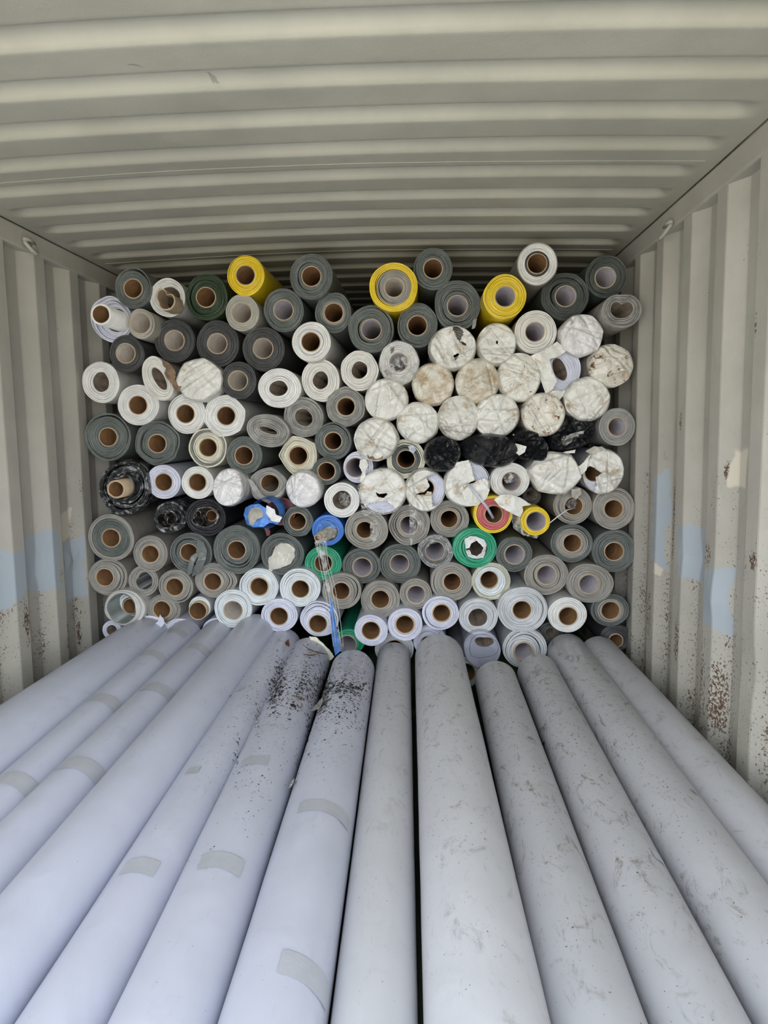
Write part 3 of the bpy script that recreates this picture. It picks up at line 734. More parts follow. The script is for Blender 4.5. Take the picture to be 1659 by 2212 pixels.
flap(w15, [(793, 982), (812, 988), (828, 984), (826, 992), (806, 994), (795, 990)], 2.955, M['mud'], 15, .006, 'scorched_edge', thick=.004, res=.004)
R_('b16', 655.5, 901, 44.5, 42.5, 'fuzzy', None, 'felt-backed grey roll with an oval brown hollow left of centre', (656.5, 902, 18), ang=-35, wob=.015, nl=8, hsq=(1.1, .95), hang=-35)
R_('b17', 746.4, 878.5, 43.5, 42.5, 'fuzzy', 'br', 'felt-backed grey roll with a pointed lower edge, left of the star-creased wrapped end', (747.5, 878.5, 18.5), poly=(6, .35, 30), wob=.015, nl=7)
R_('b18', 578.9, 930, 47, 35.5, 'fuzzy', None, 'flattened felt-backed roll with a closed slot instead of a core', (580, 930, 8), hsq=(2.5, .75), hang=-18, ang=-14, wob=.02, nl=7, Y=3.02)
R_('b19', 719.7, 952.7, 40, 40.5, 'grey', 'br', 'green-grey roll with a loose crescent gap, above the smallest green-grey roll', (719.7, 952.7, 18), gaps=((.75, 50, .09, 2), (.3, 200, .03, 1)))
R_('b20', 645.6, 983.6, 41.5, 42.5, 'cream', 'br', 'polygon-shaped beige roll with sharp-cornered outer sheets and torn cardboard around the core', (644.5, 984.5, 19), poly=(5, .7, 35), wob=.02, gaps=((.5, 130, .05, 1), (.75, 200, .06, 1)), off=.005, cth=3.5, group='odd rolls in the stack')
b21 = R_('b21', 877, 992, 43, 42.5, 'cream', 'br', 'roll with cream outer sheet, blue-grey inner layers and a dark open core', (877, 992, 18.5), poly=(7, .35, 0), group='odd rolls in the stack', Y=3.03,
   bands=[('grey', 0, .45, 'inner_roll', 'blue-grey inner layers', .006), ('cream', .5, 1, 'wound_sheet', 'cream outer sheet')], gaps=((.25, 60, .06, 1),))
flap(b21, [(881, 964), (893, 962), (899, 972), (893, 980), (885, 974)], 3.01, M['filmv'], 17, .006, 'curled_film')
# black bags
k1 = R_('k1', 955, 980, 38.5, 38, 'black', 'br', 'round roll end wrapped in black film, left of the wide black bag', wrap='black', wamp=.045, wdome=.02, Y=3.02, wob=.04, group='rolls wrapped in black film')
k2 = R_('k2', 1058, 972, 60, 37, 'black', 'br', 'wide glossy black bag over a roll end with a white scrap at its right', wrap='black', wamp=.055, wdome=.02, Y=3.03, wob=.04, ang=-6, group='rolls wrapped in black film')
flap(k2, [(1079, 947), (1102, 955), (1137, 964), (1134, 976), (1121, 984), (1112, 975), (1100, 966), (1078, 955)], 2.965, M['wrap'], 19, .008, 'white_scrap')
k3 = R_('k3', 1138, 962, 40, 32, 'black', 'br', 'black film bundle below the most rusted wrapped end', wrap='black', wamp=.055, wdome=.01, Y=3.05, wob=.06, ang=-25, group='rolls wrapped in black film')
k4 = R_('k4', 1233, 935, 48, 36, 'black', 'br', 'black film bundle with silvery creases beside the film-covered roll at the right wall', wrap='black', wamp=.06, wdome=.01, Y=3.04, wob=.06, ang=20, group='rolls wrapped in black film')
flap(k4, [(1212, 946), (1240, 935), (1262, 930), (1260, 944), (1240, 950), (1222, 963), (1214, 960)], 2.985, M['film'], 20, .014, 'clear_film')
flap(k4, [(1215, 977), (1243, 971), (1241, 979), (1222, 979)], 3.0, M['wrap'], 21, .004, 'white_scrap')
flap(k4, [(1108, 938), (1118, 939), (1116, 946), (1109, 946)], 2.99, M['wrap'], 22, .004, 'white_scrap')
R_('b22', 1333, 922.3, 38.5, 41, 'fuzzy2', 'lg', 'greyish-white roll with dark crumpled film in its core, against the right wall', (1333.7, 921.8, 19), nl=8, Y=3.0, group='odd rolls in the stack')
b23 = R_('b23', 774, 1009.5, 33, 34, 'lilac', 'lg', 'small lilac roll partly covered by a hanging tuft of white wrap', (768, 1010, 20), Y=3.05)
flap(b23, [(778, 994), (790, 990), (797, 1004), (789, 1018), (790, 1036), (783, 1043), (777, 1038), (783, 1020), (776, 1006)], 3.0, M['wrap'], 23, .014, 'hanging_wrap', dome=.01)
R_('b24', 705, 1017.7, 31, 30, 'grey', 'br', 'smallest green-grey roll with a thick-rimmed core, left of the small lilac roll', (705.5, 1017.7, 18), Y=3.04, gaps=((.5, 20, .04, 1),))
# middle band
c1 = R_('c1', 268.9, 1054, 56, 60, 'foil', None, 'big crumpled roll of black and silver fabric against the left wall, bare core sticking out', (278, 1052, 26), wob=.055, nl=7, off=.014, gaps=((.3, 330, .14, 1), (.5, 200, .10, 1), (.7, 60, .08, 1)), ang=-10, cone=.0, Y=3.02, group='black fabric rolls in the stack')
core = core_tube(c1, at(255, 1056, 2.94)[0].x - c1.location.x, at(255, 1056, 2.94)[0].z - c1.location.z, 17 * at(0, 0, 2.94)[1], 4 * .0019, 1.2, .10, 'card', 'cardin')
ring(c1, 262, 1052, 27, 26, 3, 2.97, .06, 'foil', 'inner_fold', ((110, 25, .25),), 0, 6, 2)
R_('c2', 354, 1041, 37, 37, 'lilac', 'br', 'lilac-white roll with brown core right of the big crumpled black roll', (354, 1041.5, 18), Y=3.04)
R_('c3', 427, 1042.8, 35.5, 35.5, 'white', 'br', 'small white roll with brown core between the lilac-white roll and a crinkled end', (427, 1041.8, 18), Y=3.02)
R_('c4', 497.5, 1052.7, 33.5, 39, 'white', 'br', 'bright white wrapped end with vertical crinkles, left of the roll with torn dark edging', wrap='wrapw', Y=2.99, wamp=.04)
c5 = R_('c5', 365, 1118, 38, 34, 'foil', None, 'collapsed black fabric roll folded into an S, left of the round black one', (366, 1120, 24), wob=.04, nl=3, off=.004, Y=3.04, hdents=((100, 30, .45), (280, 25, .3)), ang=15, dents=((150, 30, .12),), group='black fabric rolls in the stack')
ring(c5, 366, 1120, 27, 20, 3.5, 3.0, .08, 'foil', 'silver_lining', ((100, 28, .55), (290, 22, .4)), 10, 8, 2)
ring(c5, 369, 1119, 13, 13, 2.5, 2.99, .08, 'foil', 'inner_fold', ((180, 28, .5),), 10, 9, 1)
c6 = R_('c6', 444.3, 1118, 44, 41, 'bvinyl', None, 'round black roll with silvery folded lining around a brown core deep inside', (444.5, 1118, 30), hsq=(1, .72), wob=.015, nl=3, Y=3.03, group='black fabric rolls in the stack')
ring(c6, 443, 1117, 27, 20, 3.5, 3.0, .10, 'foil', 'silver_lining', ((160, 26, .3), (190, 15, -.12)), 5, 10, 2)
ring(c6, 430, 1119, 9, 15, 2, 3.0, .06, 'foil', 'inner_fold', ((20, 28, .5),), 5, 11, 1)
core_tube(c6, at(457, 1114, 3.1)[0].x - c6.location.x, at(457, 1114, 3.1)[0].z - c6.location.z, .022, .003, 1.2, -.07, 'card', 'cardin')
R_('c7', 240.4, 1161.4, 51.5, 50.5, 'grey', 'br', 'large roll with a warm grey outer sheet around green-grey layers, at the left wall', (240, 1162, 18.8), Y=3.03, group='warm grey rolls in the stack',
   bands=[('grey', 0, .70, 'wound_sheet', 'green-grey inner layers', .004), ('beige', .72, 1, 'outer_sheet', 'warm grey outer sheet')], nl=14)
R_('c8', 325, 1196, 38, 39.5, 'beige', 'br', 'warm grey roll with brown core, right of the large two-tone roll', (325, 1196.5, 18), Y=3.03, gaps=((.72, 200, .05, 1),))
c9 = R_('c9', 413, 1194.8, 46, 45, 'grey', 'br', 'green-grey roll with torn inner sheets hanging down over its front', (408.5, 1193, 18), gaps=((.45, 150, .16, 1), (.3, 330, .1, 1)), Y=3.04)
flap(c9, [(424, 1168), (437, 1172), (446, 1190), (446, 1206), (440, 1222), (432, 1236), (412, 1248), (413, 1236), (424, 1218), (430, 1205), (424, 1192)], 2.985, M['grey'], 31, .02, 'torn_sheet', dome=.02)
flap(c9, [(413, 1202), (422, 1195), (427, 1198), (421, 1212), (414, 1238), (405, 1246), (404, 1234), (409, 1216)], 2.97, M['grey'], 32, .012, 'torn_sheet', dome=.01)
R_('c10', 511, 1187.4, 51.5, 52.5, 'grey', 'br', 'largest green-grey roll of the left half, loose around its bright-rimmed core', (511.5, 1187.8, 18.8), gaps=((.4, 250, .10, 1), (.55, 320, .05, 1)), wob=.018, Y=3.02)
c11 = R_('c11', 578.9, 1048, 42, 38, 'fuzzy2', 'br', 'felt-backed roll in a torn black-and-white edged wrap with a pointed left corner', (583.5, 1044, 19), poly=(5, .4, 10), nl=7, group='felt-backed rolls in the stack', hsq=(1, .85), hang=-20)
flap(c11, [(534, 1033), (545, 1038), (556, 1054), (566, 1068), (580, 1078), (600, 1068), (617, 1050), (612, 1064), (592, 1082), (579, 1088), (560, 1076), (544, 1058)], 3.03, M['fuzzy'], 33, .006, 'torn_edging')
R_('c12', 657, 1056, 36.5, 38.5, 'white', 'br', 'small bright wrapped end in the middle, left of the white roll with crumpled dark core', wrap='wrapw', Y=3.0, wamp=.026)
c13 = R_('c13', 738.3, 1080.4, 38.5, 38.5, 'white', None, 'white roll with dark crumpled film stuffed in its hollow, above the bright blue roll', (738.5, 1080, 20), Y=3.03, nl=6)
flap(c13, [(728, 1066), (742, 1064), (755, 1070), (758, 1084), (750, 1096), (738, 1094), (730, 1084)], 3.05, M['film'], 34, .03, 'crumpled_film')
c14 = R_('c14', 827.7, 1061, 49, 48, 'lilac', 'br', 'big wrapped end with a dark central hole and bare white layers at the bottom', wrap='wrap', Y=3.0, wamp=.02, nl=12, wholes=([(812, 1062), (820, 1066), (836, 1064), (838, 1068), (830, 1074), (818, 1073)], [(795, 1086), (816, 1083), (836, 1080), (842, 1086), (860, 1100), (845, 1115), (815, 1115), (790, 1104)]))
flap(c14, [(770, 1050), (786, 1040), (794, 1075), (800, 1100), (820, 1100), (836, 1110), (824, 1113), (808, 1110), (790, 1115), (782, 1112), (778, 1085)], 2.97, M['film'], 35, .02, 'film_strip')
c15 = R_('c15', 918, 1057.6, 41.5, 46, 'lilac', 'br', 'torn wrapped end with a split mouth-like opening, bare white layers on its right', (918, 1055, 19), wrap='wrap', Y=3.01, wamp=.03, nl=12, wholes=([(921, 1030), (938, 1020), (960, 1040), (962, 1070), (946, 1088), (934, 1092), (932, 1062), (924, 1060), (918, 1068), (898, 1068), (900, 1064), (916, 1062), (928, 1050)],))
flap(c15, [(881, 1062), (888, 1062), (896, 1095), (906, 1120), (923, 1146), (918, 1148), (900, 1128), (896, 1150), (888, 1180), (884, 1160), (885, 1110)], 2.96, M['film'], 36, .016, 'film_strip')
c16 = R_('c16', 1008, 1045, 48.5, 48, 'lilac', 'br', 'wrapped end with two square-cut flaps meeting over the core, bare layers at upper right', wrap='wrap', Y=3.01, wamp=.016, nl=12, wholes=([(1014, 996), (1040, 1000), (1057, 1022), (1056, 1038), (1044, 1032), (1024, 1042), (1006, 1046), (1000, 1042), (1024, 1034), (1016, 1004)],))
flap(c16, [(978, 1000), (1013, 994), (1026, 1038), (1006, 1046), (990, 1034), (980, 1016)], 2.975, M['wrap'], 37, .010, 'square_flap')
flap(c16, [(998, 1062), (1010, 1050), (1038, 1035), (1058, 1058), (1050, 1078), (1030, 1092), (1008, 1093)], 2.97, M['wrap'], 38, .010, 'square_flap')
strand(c16, [(1009, 1044, 2.95), (1030, 1068, 2.93), (1052, 1096, 2.92), (1065, 1119, 2.95)], .006, M['filmv'], 'twisted_film', 8)
c17 = R_('c17', 1100.8, 1037.9, 43, 38.5, 'white', 'lg', 'white roll with dark crumpled film in its core, under the wide black bag', (1104, 1040, 19), Y=3.03, nl=10, gaps=((.9, 190, .03, 1),))
flap(c17, [(1085, 1028), (1098, 1020), (1110, 1024), (1116, 1036), (1106, 1042), (1092, 1044)], 3.045, M['film'], 39, .02, 'crumpled_film')
c18 = R_('c18', 1197.7, 1021.8, 54, 46, 'white', 'br', 'widest torn white wrapped end with a pointed right side, below the black film bundle', wrap='wrap', Y=2.99, wamp=.026, poly=(6, .7, 0), ang=-8)
flap(c18, [(1212, 1006), (1222, 1001), (1246, 1009), (1258, 1000), (1274, 982), (1266, 1016), (1252, 1030), (1226, 1050), (1200, 1064), (1185, 1062), (1190, 1046)], 2.965, M['wrap'], 40, .016, 'pointed_flap')
c19 = R_('c19', 1301.5, 1018, 42, 47, 'lilac', 'br', 'torn wrapped end near the right wall with a dark gash and frayed tuft', (1281, 1022, 17), wrap='wrap', Y=3.0, wamp=.03, nl=10, wholes=([(1262, 1010), (1272, 1006), (1280, 1010), (1294, 1020), (1284, 1030), (1284, 1050), (1283, 1062), (1262, 1060), (1248, 1046), (1256, 1024)],))
flap(c19, [(1266, 975), (1284, 964), (1300, 965), (1312, 972), (1310, 984), (1298, 992), (1286, 982), (1274, 980)], 2.965, M['tuft'], 41, .02, 'frayed_tuft', thick=.006)
c20 = R_('c20', 606, 1105, 33, 30, 'dred', None, 'dark red roll mostly hidden behind the torn blue woven sack', (606, 1105, 14), Y=3.10, group=None)
flap(c20, [(570, 1134), (578, 1136), (584, 1148), (583, 1156), (576, 1158), (573, 1146)], 3.05, M['dred'], 42, .004, 'loose_end')
c22 = R_('c22', 643.9, 1126, 33.5, 33.5, 'grey', 'br', 'small green-grey roll between the blue woven sack and the bright blue roll', (643, 1126, 17.5), Y=3.03, poly=(6, .3, 0), gaps=((.7, 200, .03, 1),))
c23 = R_('c23', 707.9, 1145.4, 34.5, 33.5, 'blue', None, 'bright blue roll with a fibrous brown plug pushed out of its hollow', (712, 1150, 18), Y=3.02, group=None, nl=5)
flap(c23, [(687, 1134), (700, 1124), (716, 1128), (726, 1138), (722, 1144), (704, 1138), (692, 1146)], 3.005, M['weave'], 43, .010, 'blue_lining')
v, f = tube_geo([at(720, 1146, 3.06)[0] - c23.location, at(712, 1150, 3.0)[0] - c23.location, at(698, 1158, 2.95)[0] - c23.location, at(687, 1163, 2.91)[0] - c23.location], [.030, .028, .024, .022], 14)
pg = link_mesh('fibre_plug', v, f, M['tuft'], c23, False); pg['label'] = 'brown-grey fibrous plug'
dsp = bpy.data.textures.new('lumps', 'CLOUDS'); dsp.noise_scale = .012
sb = pg.modifiers.new('u', 'SUBSURF'); sb.levels = 2; sb.render_levels = 2
dm = pg.modifiers.new('d', 'DISPLACE'); dm.texture = dsp; dm.strength = .014
core_tube(c23, at(686, 1162, 2.88)[0].x - c23.location.x, at(686, 1162, 2.88)[0].z - c23.location.z, .010, .004, -.03, .14, 'card', 'cardin')
c24 = R_('c24', 792, 1144, 46.5, 43.5, 'beige', 'br', 'warm grey roll covered by crackled clear film, right of the bright blue roll', (788, 1144.5, 17.5), Y=3.03, wob=.02, gaps=((.35, 180, .05, 1),), off=.005)
flap(c24, [(800, 1128), (815, 1122), (822, 1140), (818, 1160), (808, 1172), (799, 1164)], 3.0, M['film'], 44, .02, 'clear_film')
c25 = R_('c25', 884.6, 1133, 45.5, 44, 'beige', 'lg', 'warm grey roll with bunched layers, under the torn end with the split opening', (883.4, 1134, 18.8), wob=.03, gaps=((.3, 200, .07, 1), (.6, 190, .06, 1), (.8, 210, .04, 1)), off=.004)
R_('c26', 971, 1120.6, 42.5, 40, 'beige', 'br', 'warm grey roll with brown core left of the yellow-and-red roll', (970, 1121, 18), gaps=((.2, 10, .07, 1),), wob=.012)
c27 = R_('c27', 1064.5, 1111, 42.5, 40.5, 'yellow', 'br', 'yellow roll with coral red inner layers around a dark core', (1066.5, 1111, 18.3), Y=3.0, group=None,
   bands=[('red', 0, .66, 'inner_roll', 'coral red inner layers', .004), ('yellow', .70, 1, 'wound_sheet', 'yellow outer sheet')], nl=6)
c28 = R_('c28', 1156.5, 1126, 31.5, 31.5, 'yellow', 'lg', 'small yellow ring-like roll with clear film bunched on its left', (1157.5, 1126, 20), Y=2.93, nl=3)
flap(c28, [(1067, 1080), (1080, 1070), (1100, 1068), (1122, 1074), (1148, 1091), (1128, 1094), (1130, 1104), (1124, 1118), (1100, 1106), (1082, 1096)], 2.90, M['wrap'], 45, .010, 'torn_flap', dome=.01)
flap(c28, [(1104, 1112), (1120, 1108), (1126, 1130), (1140, 1152), (1164, 1158), (1160, 1164), (1130, 1156), (1110, 1142)], 2.94, M['film'], 46, .02, 'bunched_film')
strand(c28, [(1186, 1131, 2.90), (1202, 1118, 2.90), (1224, 1102, 2.93), (1243, 1097, 2.97)], .0022, M['wrapw'], 'white_cord')
R_('c29', 1149, 1072, 20, 20, 'bvinyl', None, 'narrow empty black tube between the white roll with crumpled core and the small yellow roll', (1149, 1070, 12), Y=3.06, hsq=(1.1, 1), nl=1, group=None)
c30 = R_('c30', 1237, 1092, 41.5, 41, 'beige', 'br', 'warm grey roll with clear film poked into its core, below the widest torn wrapped end', (1239, 1093, 18.5), Y=3.04, gaps=((.45, 200, .06, 1),))
flap(c30, [(1220, 1086), (1230, 1080), (1246, 1074), (1247, 1090), (1240, 1100), (1228, 1098)], 3.01, M['film'], 47, .02, 'clear_film')
flap(c30, [(1234, 1056), (1252, 1054), (1256, 1066), (1244, 1078), (1234, 1072)], 3.0, M['tuft'], 48, .012, 'frayed_tuft', thick=.004)
R_('c31', 1325.5, 1098.4, 45.5, 46, 'beige', 'br', 'large warm grey roll with brown core touching the right wall', (1325, 1099, 18.8), Y=3.02, gaps=((.75, 90, .03, 1),), wob=.015)
R_('c32', 1234.8, 1173.8, 45.5, 41.5, 'grey', 'br', 'green-grey roll with wide beige inner band, above the oval warm grey roll', (1236, 1173, 18.5), Y=3.03, bands=[('beige', 0, .55, 'inner_sheet', 'beige inner layers', -.002), ('grey', .55, 1, 'wound_sheet', None)], gaps=((.7, 60, .04, 1),))
R_('c33', 1326, 1190, 47.5, 46, 'grey', 'br', 'green-grey roll with brown core touching the right wall below the large warm grey one', (1326, 1191, 19), Y=3.03, wob=.016, gaps=((.4, 200, .03, 1),))
c34 = R_('c34', 1025.5, 1183.7, 47.5, 44, 'green', None, 'emerald green roll with crumpled white plastic around its hollow', (1030, 1184, 22), Y=3.01, nl=5, gaps=((.4, 160, .03, 1),))
flap(c34, [(1004, 1166), (1014, 1160), (1030, 1160), (1046, 1166), (1051, 1178), (1048, 1196), (1044, 1206), (1030, 1208), (1012, 1204), (1006, 1190), (1014, 1188), (1018, 1198), (1030, 1202), (1040, 1194), (1044, 1182), (1036, 1174), (1030, 1168), (1018, 1174), (1014, 1184), (1006, 1186)], 2.985, M['wrapw'], 49, .03, 'crumpled_plastic', dome=.012)
c35 = R_('c35', 940.7, 1190, 37.5, 36.5, 'film2', 'lg', 'small roll of crinkled clear plastic left of the emerald roll with white centre', (940, 1190, 20), Y=3.03, wob=.035, nl=4, off=.006, group=None, bands=[('grey', 0, .30, 'inner_sheet', 'grey inner layers'), ('film2', .34, 1, 'wound_sheet', 'crinkled clear plastic layers', -.01)], gaps=((.6, 80, .05, 1),))
flap(c35, [(910, 1170), (925, 1160), (950, 1156), (968, 1166), (974, 1186), (966, 1208), (958, 1200), (962, 1182), (950, 1172), (930, 1178), (918, 1190)], 3.0, M['film'], 50, .03, 'crumpled_film')
R_('c36', 1110.5, 1197, 39, 39, 'grey', 'lg', 'green-grey roll with pale core right of the emerald roll with white centre', (1111.3, 1197.5, 20), Y=3.02, gaps=((.5, 200, .03, 1),))
R_('c37', 863.6, 1217, 45.5, 43.5, 'grey', 'lg', 'green-grey roll with pale core, right one of two standing side by side', (863, 1217.5, 19.5), gaps=((.5, 60, .03, 1), (.8, 190, .05, 1)), wob=.014)
R_('c38', 781, 1222, 41.5, 39.5, 'grey', 'lg', 'green-grey roll with pale core next to the emerald roll crossed by hanging film', (782.5, 1225, 19.5), gaps=((.75, 120, .04, 1), (.6, 330, .05, 1)), wob=.015)
R_('c39', 698, 1217, 40, 38, 'green', 'br', 'emerald green roll crossed by the hanging clear film, right of centre-left', (698.7, 1216.3, 18.3), nl=5, gaps=((.5, 200, .02, 1),))
c40 = R_('c40', 609.8, 1197, 47, 46.5, 'grey', None, 'green-grey roll stuffed with ivory cloth', (609, 1198, 24), gaps=((.6, 60, .06, 1),), wob=.02, Y=3.04)
flap(c40, [(581, 1204), (588, 1200), (595, 1180), (608, 1173), (624, 1176), (635, 1186), (637, 1202), (628, 1218), (606, 1226), (590, 1230), (585, 1240), (580, 1236)], 3.03, M['cloth'], 51, .02, 'ivory_cloth', dome=.035, thick=.002)
# lower band
R_('d1', 233, 1246.7, 43.5, 40.5, 'beige', 'br', 'warm grey roll at the left wall directly below the large two-tone roll', (226.8, 1247, 18.2), Y=3.04, gaps=((.55, 0, .08, 1), (.8, 20, .06, 1)), wob=.014)
R_('d2', 309.6, 1255, 33.5, 34, 'beige', None, 'hollow warm grey roll with a dented opening and no core', (311, 1255, 19), Y=3.05, nl=3, lin='dgrey', hdents=((150, 30, .25),))
R_('d3', 380, 1266.5, 38.5, 36.5, 'beige', 'br', 'warm grey roll with several loose rings, right of the hollow one', (377.6, 1267.7, 18.2), Y=3.04, gaps=((.6, 280, .09, 1), (.4, 150, .05, 1)))
R_('d4', 464, 1254, 44, 38.5, 'beige', 'br', 'warm grey roll with layers drawn to a point on its right side', (460, 1256, 18), Y=3.03, dents=((0, 22, -.10), (60, 30, .06)), wob=.012, gaps=((.5, 20, .05, 1), (.8, 10, .05, 1)))
d5 = R_('d5', 268.9, 1313.5, 45, 40, 'ribfilm', None, 'ribbed film-wrapped tube with a smaller roll inside, lower left at the wall', (262, 1315, 33), Y=2.99, nl=2, wob=.02, lin='grey', group=None, off=.004)
ring(d5, 283, 1309, 19.5, 19.5, 10, 3.12, 1.8, 'cwhite', 'inner_roll', nl=3)
p_ = at(283, 1309, 3.12)[0] - d5.location; core_tube(d5, p_.x, p_.z, .033, .003, 1.9, -.125, 'card', 'cardin')
R_('d6', 352.9, 1317, 37, 33, 'beige', 'br', 'warm grey roll with ribbed layers right of the film-wrapped tube', (350, 1316.5, 18), Y=3.04, gaps=((.6, 0, .05, 1),))
d7 = R_('d7', 431.5, 1312, 24, 24, 'cwhite', 'br', 'thin roll whose wide brown core tube sticks out, above the leftmost white tarpaulin rolls', (432, 1316, 18), Y=3.05, prot=.03, nl=2)
R_('d8', 503.7, 1314.7, 41.5, 42, 'cwhite', 'pg', 'cool white roll with pale core left of the two cool white rolls with brown cores', (503.7, 1318, 19.5), Y=3.01, wob=.016, gaps=((.5, 20, .05, 1), (.75, 200, .03, 1)))
R_('d9', 559, 1267.7, 43, 41.5, 'cwhite', 'br', 'cool white roll with brown core, left one of a pair side by side', (560.3, 1267, 18.5), Y=3.02, poly=(7, .25, 0), gaps=((.7, 200, .03, 1),), cth=3)
R_('d10', 648, 1269, 45.5, 41.5, 'cwhite', 'br', 'cool white roll with brown core, right one of a pair side by side', (649, 1272, 18.3), Y=3.02, wob=.02, gaps=((.6, 90, .04, 1),))
R_('d11', 738.3, 1276.4, 43, 40, 'beige', 'br', 'warm grey roll behind the hanging clear film, with a wide crescent gap on its right', (737, 1276.4, 18), Y=3.04, gaps=((.65, 10, .10, 2), (.4, 30, .03, 1)))
R_('d12', 821.6, 1295, 42.5, 41.5, 'beige', 'br', 'warm grey roll with brown core above the two lilac-white rolls at the bottom centre', (821.6, 1294.3, 18.8), Y=3.03, wob=.014, gaps=((.85, 200, .03, 1),))
R_('d13', 898, 1282.6, 35, 34, 'beige', 'lg', 'smallest warm grey roll with a pale-lined core, above two lilac-white rolls', (899, 1284, 18.8), Y=3.03, gaps=((.2, 150, .04, 1),))
R_('d14', 974.8, 1256.6, 45.5, 42.5, 'beige', 'br', 'warm grey roll with dark brown core below the crinkled clear plastic roll', (976.8, 1256.6, 18), Y=3.02, gaps=((.8, 200, .03, 1),), wob=.014)
R_('d15', 1061.3, 1256.6, 41.5, 41.5, 'cwhite', 'br', 'white roll with yellowed translucent outer layers below the emerald roll with white centre', (1056.4, 1251.7, 18), Y=3.01, group='white rolls in the stack',
   bands=[('cwhite', 0, .55, 'wound_sheet', None, -.01), ('ywhite', .55, 1, 'outer_sheet', 'yellowed outer layers', .01)])
R_('d16', 603.6, 1329, 39.5, 36.5, 'lilac', 'br', 'lilac-white roll resting just above the fourth and fifth long white rolls', (603, 1330.8, 18.5), Y=3.0, gaps=((.7, 200, .03, 1),))
R_('d17', 690, 1337, 42, 38.5, 'lilac', 'br', 'lilac-white roll with an off-centre core partly behind the hanging blue strip', (687, 1347, 18.5), Y=3.0, gaps=((.6, 80, .06, 1), (.8, 60, .05, 1)), wob=.02)
R_('d18', 801.3, 1362, 36, 34.5, 'lilac', 'br', 'lowest lilac-white roll, right of the half-hidden emerald roll', (801.3, 1361.7, 18.8), Y=2.94, nl=6)
R_('d19', 874.7, 1348.8, 37.5, 36, 'lilac', 'br', 'lilac-white roll with a wide cardboard rim, between two lilac-white rolls', (874.7, 1348.5, 18.8), Y=2.97, cth=3)
R_('d20', 951.3, 1324.6, 39.5, 37.5, 'lilac', 'br', 'lilac-white roll with loosened outer rings above the widest long white roll', (953.8, 1324, 18), Y=2.99, gaps=((.75, 220, .08, 1), (.55, 30, .03, 1)), cth=3)
R_('d21', 1032.9, 1331, 42.5, 40.5, 'gwhite', None, 'greyish-white roll whose core has slipped back inside, above the flattened clear tube', (1032, 1334, 20), Y=2.99, nl=6, group='white rolls in the stack')
R_('d22', 1128.5, 1317, 54.5, 50, 'gwhite', 'br', 'largest white roll of the bottom right with a dark brown core', (1127.3, 1317.2, 19), Y=2.98, nl=9, gaps=((.7, 350, .04, 2),), group='white rolls in the stack')
R_('d23', 1225.4, 1328, 42, 38.5, 'white', 'br', 'plain white roll with brown core resting above the twelfth long white roll', (1227, 1330.8, 19), Y=2.98, nl=6)
R_('d24', 1274, 1260, 50.5, 43, 'beige', 'lg', 'oval warm grey roll with pale core near the right wall', (1271.9, 1261.6, 20), Y=3.01, wob=.016, gaps=((.4, 200, .02, 1),), ang=-8)
R_('d25', 1179.7, 1241.8, 47, 44.5, 'beige', 'lg', 'warm grey roll with wavy loose sheets around a pale core, left of the oval one', (1180.4, 1241.8, 19.8), Y=3.02, gaps=((.2, 200, .07, 1), (.3, 20, .05, 1)), wob=.014)
R_('d26', 1317.6, 1318, 41.5, 35.5, 'grey', 'br', 'lowest clearly visible green-grey roll at the right wall, with two beige inner rings', (1318.4, 1318.4, 18.8), Y=3.03, bands=[('beige', 0, .35, 'inner_sheet', 'beige inner layers', -.004), ('grey', .37, 1, 'wound_sheet', None)], gaps=((.7, 200, .03, 1),))
R_('d27', 1330, 1378, 34, 30, 'dgrey', 'br', 'shadowed dark roll at the right wall behind the last long white roll', (1330, 1384, 14), Y=3.08)
R_('d28', 1133.5, 1400, 48, 45, 'gwhite', 'lg', 'greenish-white roll half hidden behind the tenth and eleventh long white rolls', (1131, 1407, 19), Y=3.0, nl=6, gaps=((.5, 60, .07, 1), (.7, 150, .05, 1)), group='white rolls in the stack', cth=4)
d29 = R_('d29', 1039.5, 1402, 40, 40, 'filmv', None, 'flattened clear lilac tube with a triangular hollow', (1046, 1385, 20), Y=2.95, nl=2, wob=.02, hsq=(1.0, .62), hdents=((90, 40, .3),), dents=((300, 60, -.12), (180, 40, .05)), group=None, L=1.2)
R_('d30', 755, 1386, 33.5, 28, 'green', 'lg', 'half-hidden emerald green roll beside the bottom of the hanging blue strip', (750, 1392, 19), Y=3.04, nl=3)
R_('d31', 852, 1402, 42, 38, 'gwhite', 'br', 'greenish-white roll peeking out behind the eighth long white roll', Y=3.06, group='white rolls in the stack')
R_('d32', 929, 1385, 36, 36, 'lilac', 'br', 'lilac roll peeking out left of the widest long white roll', (925, 1390, 16), Y=3.06)
R_('d33', 1006, 1452, 30, 34, 'gwhite', 'br', 'many-layered greenish roll low between the ninth and tenth long white rolls', Y=3.02, group='white rolls in the stack')
R_('d34', 242, 1362, 22, 22, 'lilac', None, 'small white roll end low at the left wall beneath the ribbed tube', (242, 1362, 12), Y=3.02, nl=2)
R_('d35', 388, 1362, 34, 26, 'lilac', None, 'lilac-white layers showing between the first two long white rolls', (388, 1366, 12), Y=3.03, nl=5)
R_('d36', 468, 1366, 32, 32, 'lilac', 'br', 'lilac-white roll with dark open core between the third and fourth long white rolls', (476, 1372, 18), Y=3.05, nl=4)
R_('d37', 1190, 1368, 26, 26, 'dgrey', None, 'dark roll in the gap between the plain white roll and the greenish-white one', (1190, 1368, 12), Y=3.08, nl=3)
